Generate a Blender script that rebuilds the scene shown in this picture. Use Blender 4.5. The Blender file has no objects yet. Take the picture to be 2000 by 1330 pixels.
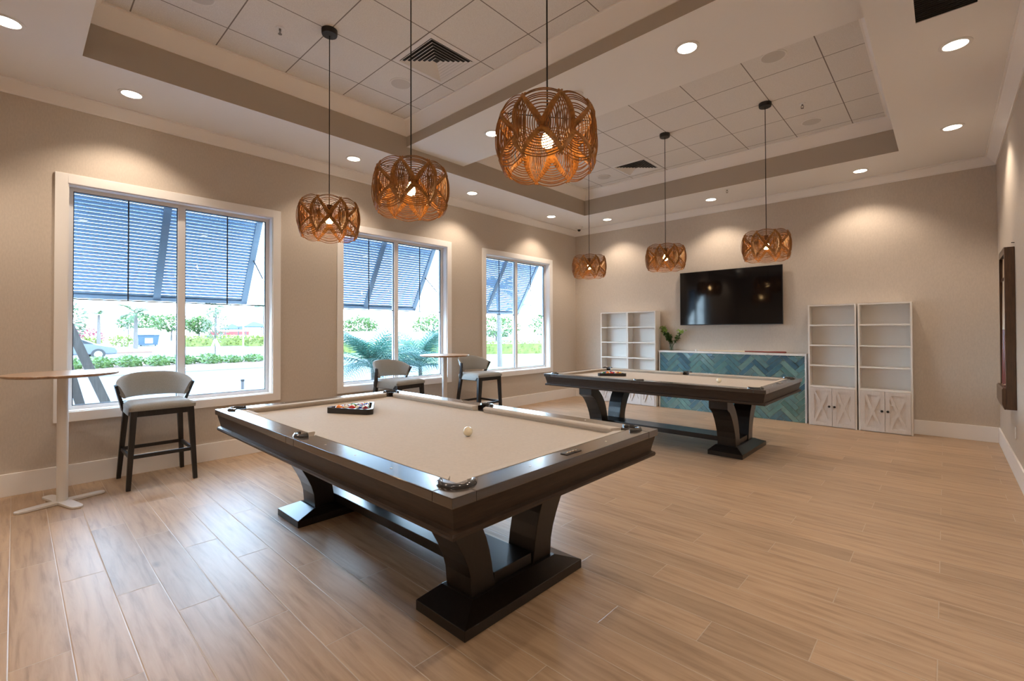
import bpy, bmesh, math, random
from mathutils import Vector, Matrix
R = math.radians
rng = random.Random(7)
S = bpy.context.scene
COL = S.collection

# ------------------------------------------------------------------ materials
def newmat(name):
    m = bpy.data.materials.new(name); m.use_nodes = True
    nt = m.node_tree
    return m, nt, nt.nodes['Principled BSDF']

def mat(name, col, rough=0.5, metal=0.0, spec=0.5, coat=0.0, noise=0.0, nscale=8.0, bump=0.0, bscale=200.0, stretch=None, trans=0.0):
    m, nt, b = newmat(name)
    b.inputs['Base Color'].default_value = (*col, 1)
    b.inputs['Roughness'].default_value = rough
    b.inputs['Metallic'].default_value = metal
    b.inputs['Specular IOR Level'].default_value = spec
    b.inputs['Coat Weight'].default_value = coat
    b.inputs['Coat Roughness'].default_value = 0.12
    if noise or bump:
        tc = nt.nodes.new('ShaderNodeTexCoord'); mp = nt.nodes.new('ShaderNodeMapping')
        nt.links.new(tc.outputs['Object'], mp.inputs['Vector'])
        if stretch: mp.inputs['Scale'].default_value = stretch
    if noise:
        n = nt.nodes.new('ShaderNodeTexNoise'); n.inputs['Scale'].default_value = nscale; n.inputs['Detail'].default_value = 5
        nt.links.new(mp.outputs['Vector'], n.inputs['Vector'])
        r = nt.nodes.new('ShaderNodeValToRGB')
        r.color_ramp.elements[0].position = 0.3; r.color_ramp.elements[1].position = 0.7
        r.color_ramp.elements[0].color = (*[c * (1 - noise) for c in col], 1)
        r.color_ramp.elements[1].color = (*[min(1, c * (1 + noise)) for c in col], 1)
        nt.links.new(n.outputs['Fac'], r.inputs['Fac']); nt.links.new(r.outputs['Color'], b.inputs['Base Color'])
    if bump:
        n2 = nt.nodes.new('ShaderNodeTexNoise'); n2.inputs['Scale'].default_value = bscale; n2.inputs['Detail'].default_value = 3
        nt.links.new(mp.outputs['Vector'], n2.inputs['Vector'])
        bp = nt.nodes.new('ShaderNodeBump'); bp.inputs['Strength'].default_value = bump; bp.inputs['Distance'].default_value = 0.003
        nt.links.new(n2.outputs['Fac'], bp.inputs['Height']); nt.links.new(bp.outputs['Normal'], b.inputs['Normal'])
    return m

def emis(name, col, strength, base=(0.8, 0.8, 0.8)):
    m, nt, b = newmat(name)
    b.inputs['Base Color'].default_value = (*base, 1)
    b.inputs['Emission Color'].default_value = (*col, 1)
    b.inputs['Emission Strength'].default_value = strength
    return m

def M(nt, op, a, b=None, c=None):
    n = nt.nodes.new('ShaderNodeMath'); n.operation = op
    for i, v in enumerate((a, b, c)):
        if v is None: continue
        if isinstance(v, (int, float)): n.inputs[i].default_value = v
        else: nt.links.new(v, n.inputs[i])
    return n.outputs[0]

def floor_material():
    m, nt, b = newmat('oak_plank_tile')
    tc = nt.nodes.new('ShaderNodeTexCoord'); sp = nt.nodes.new('ShaderNodeSeparateXYZ')
    nt.links.new(tc.outputs['Object'], sp.inputs[0])
    x, y = sp.outputs[0], sp.outputs[1]
    W_, L_ = 0.193, 1.2
    rowf = M(nt, 'DIVIDE', M(nt, 'ADD', y, 0.009 + 20 * W_), W_)
    row = M(nt, 'FLOOR', rowf)
    xs = M(nt, 'DIVIDE', M(nt, 'ADD', M(nt, 'SUBTRACT', x, M(nt, 'MULTIPLY', M(nt, 'SUBTRACT', row, 22), 0.4)), -2.67 + 120), L_)
    cell = M(nt, 'FLOOR', xs)
    fy = M(nt, 'FRACT', rowf); fx = M(nt, 'FRACT', xs)
    dy = M(nt, 'MULTIPLY', M(nt, 'MINIMUM', fy, M(nt, 'SUBTRACT', 1, fy)), W_)
    dx = M(nt, 'MULTIPLY', M(nt, 'MINIMUM', fx, M(nt, 'SUBTRACT', 1, fx)), L_)
    d = M(nt, 'MINIMUM', dx, dy)
    seam = M(nt, 'LESS_THAN', d, 0.0021)
    cmb = nt.nodes.new('ShaderNodeCombineXYZ'); nt.links.new(row, cmb.inputs[0]); nt.links.new(cell, cmb.inputs[1])
    wn = nt.nodes.new('ShaderNodeTexWhiteNoise'); wn.noise_dimensions = '2D'; nt.links.new(cmb.outputs[0], wn.inputs['Vector'])
    # grain: stretched noise, shifted per plank
    gv = nt.nodes.new('ShaderNodeCombineXYZ')
    nt.links.new(M(nt, 'ADD', M(nt, 'MULTIPLY', x, 1.3), M(nt, 'MULTIPLY', wn.outputs['Value'], 37)), gv.inputs[0])
    nt.links.new(M(nt, 'ADD', M(nt, 'MULTIPLY', y, 16), M(nt, 'MULTIPLY', row, 3.7)), gv.inputs[1])
    n1 = nt.nodes.new('ShaderNodeTexNoise'); n1.inputs['Scale'].default_value = 1.6; n1.inputs['Detail'].default_value = 7; n1.inputs['Roughness'].default_value = 0.62; n1.inputs['Distortion'].default_value = 0.5
    nt.links.new(gv.outputs[0], n1.inputs['Vector'])
    rp = nt.nodes.new('ShaderNodeValToRGB'); cr = rp.color_ramp
    cr.elements[0].position = 0.22; cr.elements[0].color = (0.24, 0.148, 0.086, 1)
    cr.elements[1].position = 0.75; cr.elements[1].color = (0.51, 0.355, 0.228, 1)
    e = cr.elements.new(0.48); e.color = (0.415, 0.278, 0.172, 1)
    nt.links.new(n1.outputs['Fac'], rp.inputs['Fac'])
    # knots: sparse dark spots
    kv = nt.nodes.new('ShaderNodeCombineXYZ'); nt.links.new(M(nt, 'MULTIPLY', x, 0.8), kv.inputs[0]); nt.links.new(M(nt, 'MULTIPLY', y, 1.9), kv.inputs[1])
    vo = nt.nodes.new('ShaderNodeTexVoronoi'); vo.inputs['Scale'].default_value = 1.0; nt.links.new(kv.outputs[0], vo.inputs['Vector'])
    kn = nt.nodes.new('ShaderNodeMapRange'); kn.inputs[1].default_value = 0.012; kn.inputs[2].default_value = 0.05; kn.inputs[3].default_value = 0.5; kn.inputs[4].default_value = 1.0
    nt.links.new(vo.outputs['Distance'], kn.inputs[0])
    tone = M(nt, 'MULTIPLY', M(nt, 'ADD', 0.87, M(nt, 'MULTIPLY', wn.outputs['Value'], 0.22)), kn.outputs[0])
    mx = nt.nodes.new('ShaderNodeMix'); mx.data_type = 'RGBA'; mx.blend_type = 'MULTIPLY'; mx.inputs[0].default_value = 1
    nt.links.new(rp.outputs['Color'], mx.inputs[6])
    tc3 = nt.nodes.new('ShaderNodeCombineColor'); [nt.links.new(tone, tc3.inputs[i]) for i in range(3)]
    nt.links.new(tc3.outputs[0], mx.inputs[7])
    mx2 = nt.nodes.new('ShaderNodeMix'); mx2.data_type = 'RGBA'; nt.links.new(seam, mx2.inputs[0])
    nt.links.new(mx.outputs[2], mx2.inputs[6]); mx2.inputs[7].default_value = (0.50, 0.39, 0.29, 1)
    nt.links.new(mx2.outputs[2], b.inputs['Base Color'])
    b.inputs['Roughness'].default_value = 0.41
    b.inputs['Specular IOR Level'].default_value = 0.55
    hh = nt.nodes.new('ShaderNodeMapRange'); hh.inputs[1].default_value = 0.0; hh.inputs[2].default_value = 0.004
    nt.links.new(d, hh.inputs[0])
    h2 = M(nt, 'ADD', hh.outputs[0], M(nt, 'MULTIPLY', n1.outputs['Fac'], 0.12))
    bp = nt.nodes.new('ShaderNodeBump'); bp.inputs['Strength'].default_value = 0.6; bp.inputs['Distance'].default_value = 0.002
    nt.links.new(h2, bp.inputs['Height']); nt.links.new(bp.outputs['Normal'], b.inputs['Normal'])
    return m

def ceiling_tile_material(name, ox, oy):
    m, nt, b = newmat(name)
    tc = nt.nodes.new('ShaderNodeTexCoord'); sp = nt.nodes.new('ShaderNodeSeparateXYZ')
    nt.links.new(tc.outputs['Object'], sp.inputs[0])
    P = 0.61
    def dist(v, o):
        f = M(nt, 'FRACT', M(nt, 'DIVIDE', M(nt, 'ADD', v, -o + 20 * P), P))
        return M(nt, 'MULTIPLY', M(nt, 'MINIMUM', f, M(nt, 'SUBTRACT', 1, f)), P)
    d = M(nt, 'MINIMUM', dist(sp.outputs[0], ox), dist(sp.outputs[1], oy))
    line = M(nt, 'LESS_THAN', d, 0.0048)
    n = nt.nodes.new('ShaderNodeTexNoise'); n.inputs['Scale'].default_value = 260; nt.links.new(tc.outputs['Object'], n.inputs['Vector'])
    rp = nt.nodes.new('ShaderNodeValToRGB'); rp.color_ramp.elements[0].position = 0.3; rp.color_ramp.elements[1].position = 0.62
    rp.color_ramp.elements[0].color = (0.60, 0.57, 0.54, 1); rp.color_ramp.elements[1].color = (0.80, 0.775, 0.745, 1)
    nt.links.new(n.outputs['Fac'], rp.inputs['Fac'])
    mx = nt.nodes.new('ShaderNodeMix'); mx.data_type = 'RGBA'; nt.links.new(line, mx.inputs[0]); nt.links.new(rp.outputs['Color'], mx.inputs[6]); mx.inputs[7].default_value = (0.22, 0.19, 0.17, 1)
    nt.links.new(mx.outputs[2], b.inputs['Base Color']); b.inputs['Roughness'].default_value = 0.9
    return m

def attr_material(name, attr, rough, coat=0.0, bump=0.0):
    m, nt, b = newmat(name)
    a = nt.nodes.new('ShaderNodeAttribute'); a.attribute_name = attr
    tc = nt.nodes.new('ShaderNodeTexCoord')
    n = nt.nodes.new('ShaderNodeTexNoise'); n.inputs['Scale'].default_value = 14; n.inputs['Detail'].default_value = 4; nt.links.new(tc.outputs['Object'], n.inputs['Vector'])
    mx = nt.nodes.new('ShaderNodeMix'); mx.data_type = 'RGBA'; mx.blend_type = 'OVERLAY'; mx.inputs[0].default_value = 0.45
    nt.links.new(a.outputs['Color'], mx.inputs[6]); nt.links.new(n.outputs['Fac'], mx.inputs[7])
    nt.links.new(mx.outputs[2], b.inputs['Base Color']); b.inputs['Roughness'].default_value = rough; b.inputs['Coat Weight'].default_value = coat
    if bump:
        bp = nt.nodes.new('ShaderNodeBump'); bp.inputs['Strength'].default_value = bump; bp.inputs['Distance'].default_value = 0.004
        nt.links.new(n.outputs['Fac'], bp.inputs['Height']); nt.links.new(bp.outputs['Normal'], b.inputs['Normal'])
    return m

def ball_material(name, col, stripe):
    m, nt, b = newmat(name)
    tc = nt.nodes.new('ShaderNodeTexCoord'); sp = nt.nodes.new('ShaderNodeSeparateXYZ'); nt.links.new(tc.outputs['Object'], sp.inputs[0])
    ivory = (0.80, 0.74, 0.60, 1)
    dot = M(nt, 'GREATER_THAN', M(nt, 'ABSOLUTE', sp.outputs[0]), 0.0262)
    white = dot
    if stripe: white = M(nt, 'MAXIMUM', dot, M(nt, 'GREATER_THAN', M(nt, 'ABSOLUTE', sp.outputs[2]), 0.0155))
    mx = nt.nodes.new('ShaderNodeMix'); mx.data_type = 'RGBA'; nt.links.new(white, mx.inputs[0]); mx.inputs[6].default_value = (*col, 1); mx.inputs[7].default_value = ivory
    nt.links.new(mx.outputs[2], b.inputs['Base Color']); b.inputs['Roughness'].default_value = 0.1
    return m

def glass_material(name, tint=(0.93, 0.97, 0.98), refl=1.0):
    m = bpy.data.materials.new(name); m.use_nodes = True; nt = m.node_tree; nt.nodes.clear()
    o = nt.nodes.new('ShaderNodeOutputMaterial'); mix = nt.nodes.new('ShaderNodeMixShader')
    t = nt.nodes.new('ShaderNodeBsdfTransparent'); g = nt.nodes.new('ShaderNodeBsdfGlossy'); lw = nt.nodes.new('ShaderNodeLayerWeight'); lw.inputs[0].default_value = 0.5
    t.inputs[0].default_value = (*tint, 1); g.inputs['Roughness'].default_value = 0.02
    sch = M(nt, 'ADD', M(nt, 'MULTIPLY', M(nt, 'POWER', lw.outputs['Facing'], 5.0), 0.9), 0.03)
    nt.links.new(sch, mix.inputs[0]); nt.links.new(t.outputs[0], mix.inputs[1]); nt.links.new(g.outputs[0], mix.inputs[2]); nt.links.new(mix.outputs[0], o.inputs[0])
    return m

def leaf_material(name, col, var=0.35):
    m, nt, b = newmat(name)
    tc = nt.nodes.new('ShaderNodeTexCoord'); n = nt.nodes.new('ShaderNodeTexNoise'); n.inputs['Scale'].default_value = 3.0; n.inputs['Detail'].default_value = 6
    nt.links.new(tc.outputs['Object'], n.inputs['Vector'])
    rp = nt.nodes.new('ShaderNodeValToRGB'); rp.color_ramp.elements[0].position = 0.35; rp.color_ramp.elements[1].position = 0.65
    rp.color_ramp.elements[0].color = (*[c * (1 - var) for c in col], 1); rp.color_ramp.elements[1].color = (*[min(1, c * (1 + var)) for c in col], 1)
    nt.links.new(n.outputs['Fac'], rp.inputs['Fac']); nt.links.new(rp.outputs['Color'], b.inputs['Base Color'])
    b.inputs['Roughness'].default_value = 0.5
    o = nt.nodes['Material Output']; tr = nt.nodes.new('ShaderNodeBsdfTranslucent'); ms = nt.nodes.new('ShaderNodeMixShader'); ms.inputs[0].default_value = 0.35
    nt.links.new(rp.outputs['Color'], tr.inputs[0]); nt.links.new(b.outputs[0], ms.inputs[1]); nt.links.new(tr.outputs[0], ms.inputs[2]); nt.links.new(ms.outputs[0], o.inputs[0])
    return m

GREIGE = (0.555, 0.48, 0.405)
MAT = dict(
    floor=floor_material(),
    wall=mat('greige_linen_wall', GREIGE, 0.85, noise=0.05, nscale=90, bump=0.25, bscale=420, stretch=(1, 1, 0.35)),
    fascia=mat('greige_paint_shaded', (0.46, 0.40, 0.33), 0.85),  # same greige as the wall, darkened: the fascia's unlit look is in the colour
    white=mat('ceiling_paint', (0.80, 0.775, 0.75), 0.8),
    trim=mat('trim_paint', (0.84, 0.805, 0.775), 0.45),
    frame=mat('window_vinyl', (0.80, 0.79, 0.79), 0.4),
    gasket=mat('dark_gasket', (0.03, 0.045, 0.07), 0.5),
    glass=glass_material('window_glass'),
    tile1=ceiling_tile_material('acoustic_tile_a', 2.03, 1.85),
    tile2=ceiling_tile_material('acoustic_tile_b', 2.03, 5.875),
    espresso=mat('espresso_wood', (0.021, 0.012, 0.008), 0.25, spec=0.75, noise=0.3, nscale=6, stretch=(1.5, 18, 18), coat=1.0),
    espresso_y=mat('espresso_wood_cross', (0.021, 0.012, 0.008), 0.25, spec=0.75, noise=0.3, nscale=6, stretch=(18, 1.5, 18), coat=1.0),
    apron=mat('apron_wood', (0.030, 0.017, 0.010), 0.42, spec=0.3, noise=0.3, nscale=6, stretch=(2, 2, 18)),
    base=mat('dark_base_wood', (0.012, 0.008, 0.0065), 0.28, spec=0.6, noise=0.3, nscale=6, stretch=(12, 12, 2)),
    cloth=mat('tan_cloth', (0.52, 0.462, 0.40), 0.95, bump=0.15, bscale=900, noise=0.04, nscale=60),
    pocket=mat('black_leather', (0.012, 0.012, 0.014), 0.28, coat=0.4),
    iron=mat('black_polished_iron', (0.016, 0.016, 0.018), 0.14, coat=0.6),
    plate=mat('brass_plate', (0.55, 0.42, 0.28), 0.3, metal=0.8),
    pearl=mat('pearl_inlay', (0.75, 0.70, 0.6), 0.3),
    black=mat('black_metal', (0.012, 0.011, 0.011), 0.5),
    cord=mat('black_cord', (0.008, 0.007, 0.006), 0.7),
    rattan=mat('rattan', (0.27, 0.108, 0.021), 0.45, noise=0.4, nscale=25),
    rattan2=mat('rattan_band', (0.38, 0.17, 0.042), 0.45, noise=0.4, nscale=40),
    bulb=emis('bulb_glow', (1.0, 0.62, 0.27), 46, (1, 0.8, 0.5)),
    lens=emis('downlight_lens', (1.0, 0.88, 0.72), 9),
    fabric=mat('grey_upholstery', (0.285, 0.275, 0.255), 0.95, noise=0.16, nscale=220, bump=0.35, bscale=500),
    stoolwood=mat('black_stained_wood', (0.016, 0.014, 0.014), 0.42, noise=0.3, nscale=8, stretch=(9, 9, 1)),
    tablewhite=mat('white_powder_coat', (0.72, 0.68, 0.64), 0.35),
    tabletop=mat('walnut_laminate', (0.34, 0.21, 0.125), 0.3, noise=0.25, nscale=5, stretch=(2, 16, 2)),
    shelf=mat('white_laminate', (0.80, 0.765, 0.72), 0.45),
    door=mat('whitewashed_door', (0.70, 0.65, 0.61), 0.5, noise=0.05, nscale=12, stretch=(14, 14, 1.5)),
    stone=mat('white_quartz', (0.80, 0.78, 0.76), 0.25, noise=0.05, nscale=30),
    grout=mat('grout', (0.52, 0.60, 0.60), 0.9),
    hbone=attr_material('teal_glazed_tile', 'tint', 0.14, coat=0.5, bump=0.25),
    screen=mat('tv_screen', (0.003, 0.003, 0.004), 0.06, spec=0.4),
    leaf=leaf_material('vase_leaf', (0.045, 0.10, 0.02)),
    stem=mat('stem', (0.06, 0.10, 0.03), 0.6),
    vase=glass_material('vase_glass', (0.86, 0.90, 0.86)),
    cueshaft=mat('maple', (0.72, 0.58, 0.42), 0.25, coat=0.5),
    cuebutt=mat('red_brown_butt', (0.20, 0.03, 0.02), 0.22, coat=0.6),
    ivory=mat('ivory_ball', (0.80, 0.72, 0.54), 0.1, coat=0.3),
    rackwood=mat('walnut_rack', (0.075, 0.036, 0.017), 0.35, noise=0.35, nscale=5, stretch=(14, 14, 1.5), coat=0.2),
    felt=mat('cream_backing', (0.42, 0.33, 0.23), 0.8),
    plastic=mat('white_plastic', (0.74, 0.72, 0.70), 0.4),
    grilledark=mat('grille_dark', (0.02, 0.018, 0.016), 0.6),
    chrome=mat('sprinkler_metal', (0.25, 0.23, 0.21), 0.35, metal=0.7),
    spk=mat('speaker_mesh', (0.56, 0.53, 0.50), 0.7, noise=0.15, nscale=500),
    dome=mat('black_dome', (0.006, 0.006, 0.007), 0.08),
    shutter=mat('shutter_grey_blue', (0.20, 0.285, 0.39), 0.5),
    asphalt=mat('pale_asphalt', (0.046, 0.045, 0.052), 0.9, noise=0.08, nscale=3),
    concrete=mat('pale_concrete', (0.16, 0.157, 0.155), 0.9, noise=0.06, nscale=4),
    mulch=mat('red_mulch', (0.12, 0.07, 0.05), 0.95, noise=0.3, nscale=25),
    lawn=mat('lawn_grass', (0.085, 0.115, 0.035), 0.95, noise=0.2, nscale=6),  # even yellow-green grass colour with random variation
    whitewall=mat('white_stucco', (0.74, 0.73, 0.71), 0.9),
    lumber=mat('weathered_lumber', (0.085, 0.075, 0.07), 0.8, noise=0.25, nscale=6, stretch=(12, 12, 1.2)),
    trunk=mat('palm_trunk', (0.075, 0.065, 0.06), 0.9, noise=0.3, nscale=10, stretch=(1, 1, 4)),
    palmleaf=leaf_material('palm_frond', (0.055, 0.095, 0.04)),
    bushleaf=leaf_material('teal_palm_frond', (0.025, 0.085, 0.062)),
    hedgeleaf=leaf_material('yellow_green_hedge', (0.13, 0.16, 0.03)),
    shrubleaf=leaf_material('green_shrub', (0.065, 0.11, 0.03)),
    treeleaf=leaf_material('grey_green_tree', (0.085, 0.11, 0.065)),
    redleaf=leaf_material('red_shrub', (0.17, 0.025, 0.04)),
    binblue=mat('bin_blue', (0.008, 0.03, 0.06), 0.5),
    canopy=mat('shade_fabric_blue', (0.018, 0.04, 0.085), 0.8),
    redpaint=mat('red_paint', (0.16, 0.02, 0.018), 0.5),
    carpaint=mat('grey_car_paint', (0.06, 0.07, 0.08), 0.25, coat=0.8),
    tyre=mat('tyre', (0.012, 0.012, 0.012), 0.8),
    carglass=mat('car_glass', (0.02, 0.025, 0.03), 0.05),
    hub=mat('alloy_wheel', (0.45, 0.46, 0.47), 0.3, metal=0.8),
    bollardm=mat('bollard_bronze', (0.04, 0.036, 0.038), 0.5),
    steelgrey=mat('galvanised_post', (0.72, 0.72, 0.72), 0.5),
    rope=mat('stake_white', (0.40, 0.36, 0.33), 0.8),
)

# ------------------------------------------------------------------ mesh builder
class MB:
    def __init__(s): s.v = []; s.f = []; s.mi = []
    def add(s, vs, fs, mi=0):
        o = len(s.v); s.v += [tuple(v) for v in vs]; s.f += [tuple(i + o for i in f) for f in fs]; s.mi += [mi] * len(fs); return s
    def box(s, x0, y0, z0, x1, y1, z1, mi=0):
        x0, x1 = min(x0, x1), max(x0, x1); y0, y1 = min(y0, y1), max(y0, y1); z0, z1 = min(z0, z1), max(z0, z1)
        vs = [(x0, y0, z0), (x1, y0, z0), (x1, y1, z0), (x0, y1, z0), (x0, y0, z1), (x1, y0, z1), (x1, y1, z1), (x0, y1, z1)]
        return s.add(vs, [(0, 3, 2, 1), (4, 5, 6, 7), (0, 1, 5, 4), (1, 2, 6, 5), (2, 3, 7, 6), (3, 0, 4, 7)], mi)
    def bar(s, a, b, w, t, up=(0, 0, 1), w2=None, t2=None, mi=0):
        a, b = Vector(a), Vector(b); d = (b - a).normalized(); u = Vector(up); sx = d.cross(u)
        if sx.length < 1e-5: sx = d.cross(Vector((1, 0, 0)))
        sx.normalize(); sy = sx.cross(d).normalized(); w2 = w if w2 is None else w2; t2 = t if t2 is None else t2
        vs = [a + sx * (i * w / 2) + sy * (j * t / 2) for i, j in ((-1, -1), (1, -1), (1, 1), (-1, 1))] + [b + sx * (i * w2 / 2) + sy * (j * t2 / 2) for i, j in ((-1, -1), (1, -1), (1, 1), (-1, 1))]
        return s.add(vs, [(0, 3, 2, 1), (4, 5, 6, 7), (0, 1, 5, 4), (1, 2, 6, 5), (2, 3, 7, 6), (3, 0, 4, 7)], mi)
    def prism(s, poly, fn0, fn1, mi=0):   # poly of 2-tuples; fn maps to 3-D for the two caps
        n = len(poly); vs = [fn0(p) for p in poly] + [fn1(p) for p in poly]
        return s.add(vs, [tuple(range(n))[::-1], tuple(range(n, 2 * n))] + [(i, (i + 1) % n, n + (i + 1) % n, n + i) for i in range(n)], mi)
    def tube(s, pts, r, n=6, closed=False, cap=True, flat=1.0, mi=0):
        pts = [Vector(p) for p in pts]; k = len(pts); rr = r if isinstance(r, (list, tuple)) else [r] * k
        vs = []; prev = None
        for i, p in enumerate(pts):
            a = pts[i - 1] if (i or closed) else p; b = pts[(i + 1) % k] if (i < k - 1 or closed) else p
            d = (b - a).normalized()
            if prev is None:
                u = Vector((0, 0, 1)) if abs(d.z) < 0.9 else Vector((1, 0, 0))
            else: u = prev
            u = (u - d * u.dot(d))
            if u.length < 1e-6: u = d.orthogonal()
            u.normalize(); prev = u; w = d.cross(u)
            for j in range(n):
                t = 2 * math.pi * j / n; vs.append(p + (u * math.cos(t) + w * (math.sin(t) * flat)) * rr[i])
        fs = []
        for i in range(k - 1 + (1 if closed else 0)):
            for j in range(n):
                i2 = (i + 1) % k; fs.append((i * n + j, i * n + (j + 1) % n, i2 * n + (j + 1) % n, i2 * n + j))
        if cap and not closed: fs += [tuple(range(n))[::-1], tuple(range((k - 1) * n, k * n))]
        return s.add(vs, fs, mi)
    def lathe(s, prof, n=24, c=(0, 0, 0), mi=0, cap=True):   # prof: (r, z)
        vs = []; fs = []
        for r, z in prof:
            for j in range(n):
                t = 2 * math.pi * j / n; vs.append((c[0] + r * math.cos(t), c[1] + r * math.sin(t), c[2] + z))
        for i in range(len(prof) - 1):
            for j in range(n): fs.append((i * n + j, i * n + (j + 1) % n, (i + 1) * n + (j + 1) % n, (i + 1) * n + j))
        if cap:
            if prof[0][0] > 1e-4: fs.append(tuple(range(n))[::-1])
            if prof[-1][0] > 1e-4: fs.append(tuple(range((len(prof) - 1) * n, len(prof) * n)))
        return s.add(vs, fs, mi)
    def sphere(s, c, r, n=20, m=12, sz=1.0, mi=0):
        return s.lathe([(max(1e-5, r * math.sin(math.pi * i / m)), -r * sz * math.cos(math.pi * i / m)) for i in range(m + 1)], n, c, mi, cap=False)
    def build(s, name, mats, parent=None, bevel=0, smooth=None, loc=None, recalc=True):
        me = bpy.data.meshes.new(name); me.from_pydata(s.v, [], s.f)
        mats = mats if isinstance(mats, (list, tuple)) else [mats]
        for m in mats: me.materials.append(m)
        me.polygons.foreach_set('material_index', s.mi)
        if bevel or recalc:
            bm = bmesh.new(); bm.from_mesh(me)
            bmesh.ops.remove_doubles(bm, verts=bm.verts, dist=1e-6)
            if recalc: bmesh.ops.recalc_face_normals(bm, faces=bm.faces)
            if bevel:
                es = [e for e in bm.edges if len(e.link_faces) == 2 and e.calc_face_angle(0) > 0.5]
                bmesh.ops.bevel(bm, geom=es, offset=bevel, segments=2, affect='EDGES', profile=0.6, clamp_overlap=True)
            bm.to_mesh(me); bm.free()
        if smooth:
            me.polygons.foreach_set('use_smooth', [True] * len(me.polygons)); me.set_sharp_from_angle(angle=R(smooth or 32))
        o = bpy.data.objects.new(name, me); COL.objects.link(o)
        if parent: o.parent = parent
        if loc: o.location = loc
        return o

def thing(name, label, cat, loc=(0, 0, 0), rz=0, group=None):
    o = bpy.data.objects.new(name, None); COL.objects.link(o); o.empty_display_size = 0.1
    o.location = loc; o.rotation_euler = (0, 0, rz); o['label'] = label; o['category'] = cat
    if group: o['group'] = group
    return o
def tag(o, label, cat, group=None):
    o['label'] = label; o['category'] = cat
    if group: o['group'] = group
    return o
def struct(o): o['kind'] = 'structure'; return o
def sroot(name, loc=(0, 0, 0)):
    o = bpy.data.objects.new(name, None); COL.objects.link(o); o.location = loc; o['kind'] = 'structure'; return o
def kids(o): return [c for c in COL.objects if c.parent == o]
def dup(root, loc=None, rz=None, label=None, group=None):
    ks = kids(root); r = root.copy(); COL.objects.link(r)
    if loc is not None: r.location = loc
    if rz is not None: r.rotation_euler = (0, 0, rz)
    if label: r['label'] = label
    if group: r['group'] = group
    for ch in ks:
        gs = kids(ch); c = ch.copy(); COL.objects.link(c); c.parent = r
        for g in gs:
            d = g.copy(); COL.objects.link(d); d.parent = c
    return r
def box(name, m, parent, b, bevel=0):
    return MB().box(*b).build(name, m, parent, bevel)

# ------------------------------------------------------------------ dimensions (metres)
XR, YN, YB = 6.396, -2.6, 8.372
ZS, ZT, ZBM = 3.585, 4.02, 3.738
TX0, TX1 = 0.96, 5.515
T1Y, T2Y = (0.355, 3.365), (4.31, 7.32)
WIN = [(0.245, 2.205), (2.921, 4.873), (5.568, 7.543)]
CW = 0.088
WZ0, WZ1 = 0.588, 2.872

# ------------------------------------------------------------------ room shell
struct(MB().box(0, YN, -0.2, XR, YB, 0).build('floor', MAT['floor']))
wl = MB()
y = YN - 0.2
for a, b in WIN:
    wl.box(-0.2, y, -0.2, 0, a + CW, 4.4); wl.box(-0.2, a + CW, -0.2, 0, b - CW, WZ0 + CW); wl.box(-0.2, a + CW, WZ1 - CW, 0, b - CW, 4.4); y = b - CW
wl.box(-0.2, y, -0.2, 0, YB + 0.2, 4.4)
struct(wl.build('wall_left', MAT['wall']))
struct(MB().box(0, YB, -0.2, XR, YB + 0.2, 4.4).build('wall_back', MAT['wall']))
struct(MB().box(XR, YN - 0.2, -0.2, XR + 0.2, YB + 0.2, 4.4).build('wall_right', MAT['wall']))
struct(MB().box(0, YN - 0.2, -0.2, XR, YN, 4.4).build('wall_front', MAT['wall']))
ce = MB()
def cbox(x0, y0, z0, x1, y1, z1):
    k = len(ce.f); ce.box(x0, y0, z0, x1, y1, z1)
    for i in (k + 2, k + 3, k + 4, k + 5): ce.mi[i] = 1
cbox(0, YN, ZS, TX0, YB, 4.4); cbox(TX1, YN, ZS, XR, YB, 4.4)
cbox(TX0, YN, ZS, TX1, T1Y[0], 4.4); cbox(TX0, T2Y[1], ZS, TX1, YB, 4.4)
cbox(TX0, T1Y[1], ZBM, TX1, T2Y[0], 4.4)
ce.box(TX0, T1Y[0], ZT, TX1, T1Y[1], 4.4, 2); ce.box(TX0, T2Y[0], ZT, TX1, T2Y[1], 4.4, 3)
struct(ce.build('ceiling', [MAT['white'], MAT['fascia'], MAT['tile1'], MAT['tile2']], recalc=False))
struct(MB().box(-0.2, YN - 0.2, 4.4, XR + 0.2, YB + 0.2, 4.55).build('ceiling_sun_block', MAT['concrete']))  # unseen lid above the soffits, added to keep the sun out of the room

def crown(name, x0, y0, x1, y1, ztop, h, p):
    prof = [(0, -h), (0.012, -h), (0.016, -h + 0.016), (0.03, -h * 0.72), (p * 0.62, -h * 0.36), (p * 0.80, -0.026), (p * 0.86, -0.016), (p, -0.012), (p, 0), (0, 0)]
    vs = []; n = len(prof)
    for cx, cy, sx, sy in ((x0, y0, 1, 1), (x1, y0, -1, 1), (x1, y1, -1, -1), (x0, y1, 1, -1)):
        vs += [(cx + sx * d, cy + sy * d, ztop + z) for d, z in prof]
    fs = [(c * n + i, c * n + (i + 1) % n, ((c + 1) % 4) * n + (i + 1) % n, ((c + 1) % 4) * n + i) for c in range(4) for i in range(n)]
    return struct(MB().add(vs, fs).build(name, MAT['trim'], smooth=25))
crown('trim_1', 0, YN, XR, YB, ZS, 0.108, 0.105)
crown('trim_2', TX0, T1Y[0], TX1, T1Y[1], ZT, 0.155, 0.115)
crown('trim_3', TX0, T2Y[0], TX1, T2Y[1], ZT, 0.155, 0.115)
BH, BT = 0.194, 0.016
struct(MB().box(0, YN, 0, BT, YB, BH).build('baseboard_left', MAT['trim'], bevel=0.004))
struct(MB().box(BT, YB - BT, 0, XR - BT, YB, BH).build('baseboard_back', MAT['trim'], bevel=0.004))
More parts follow.
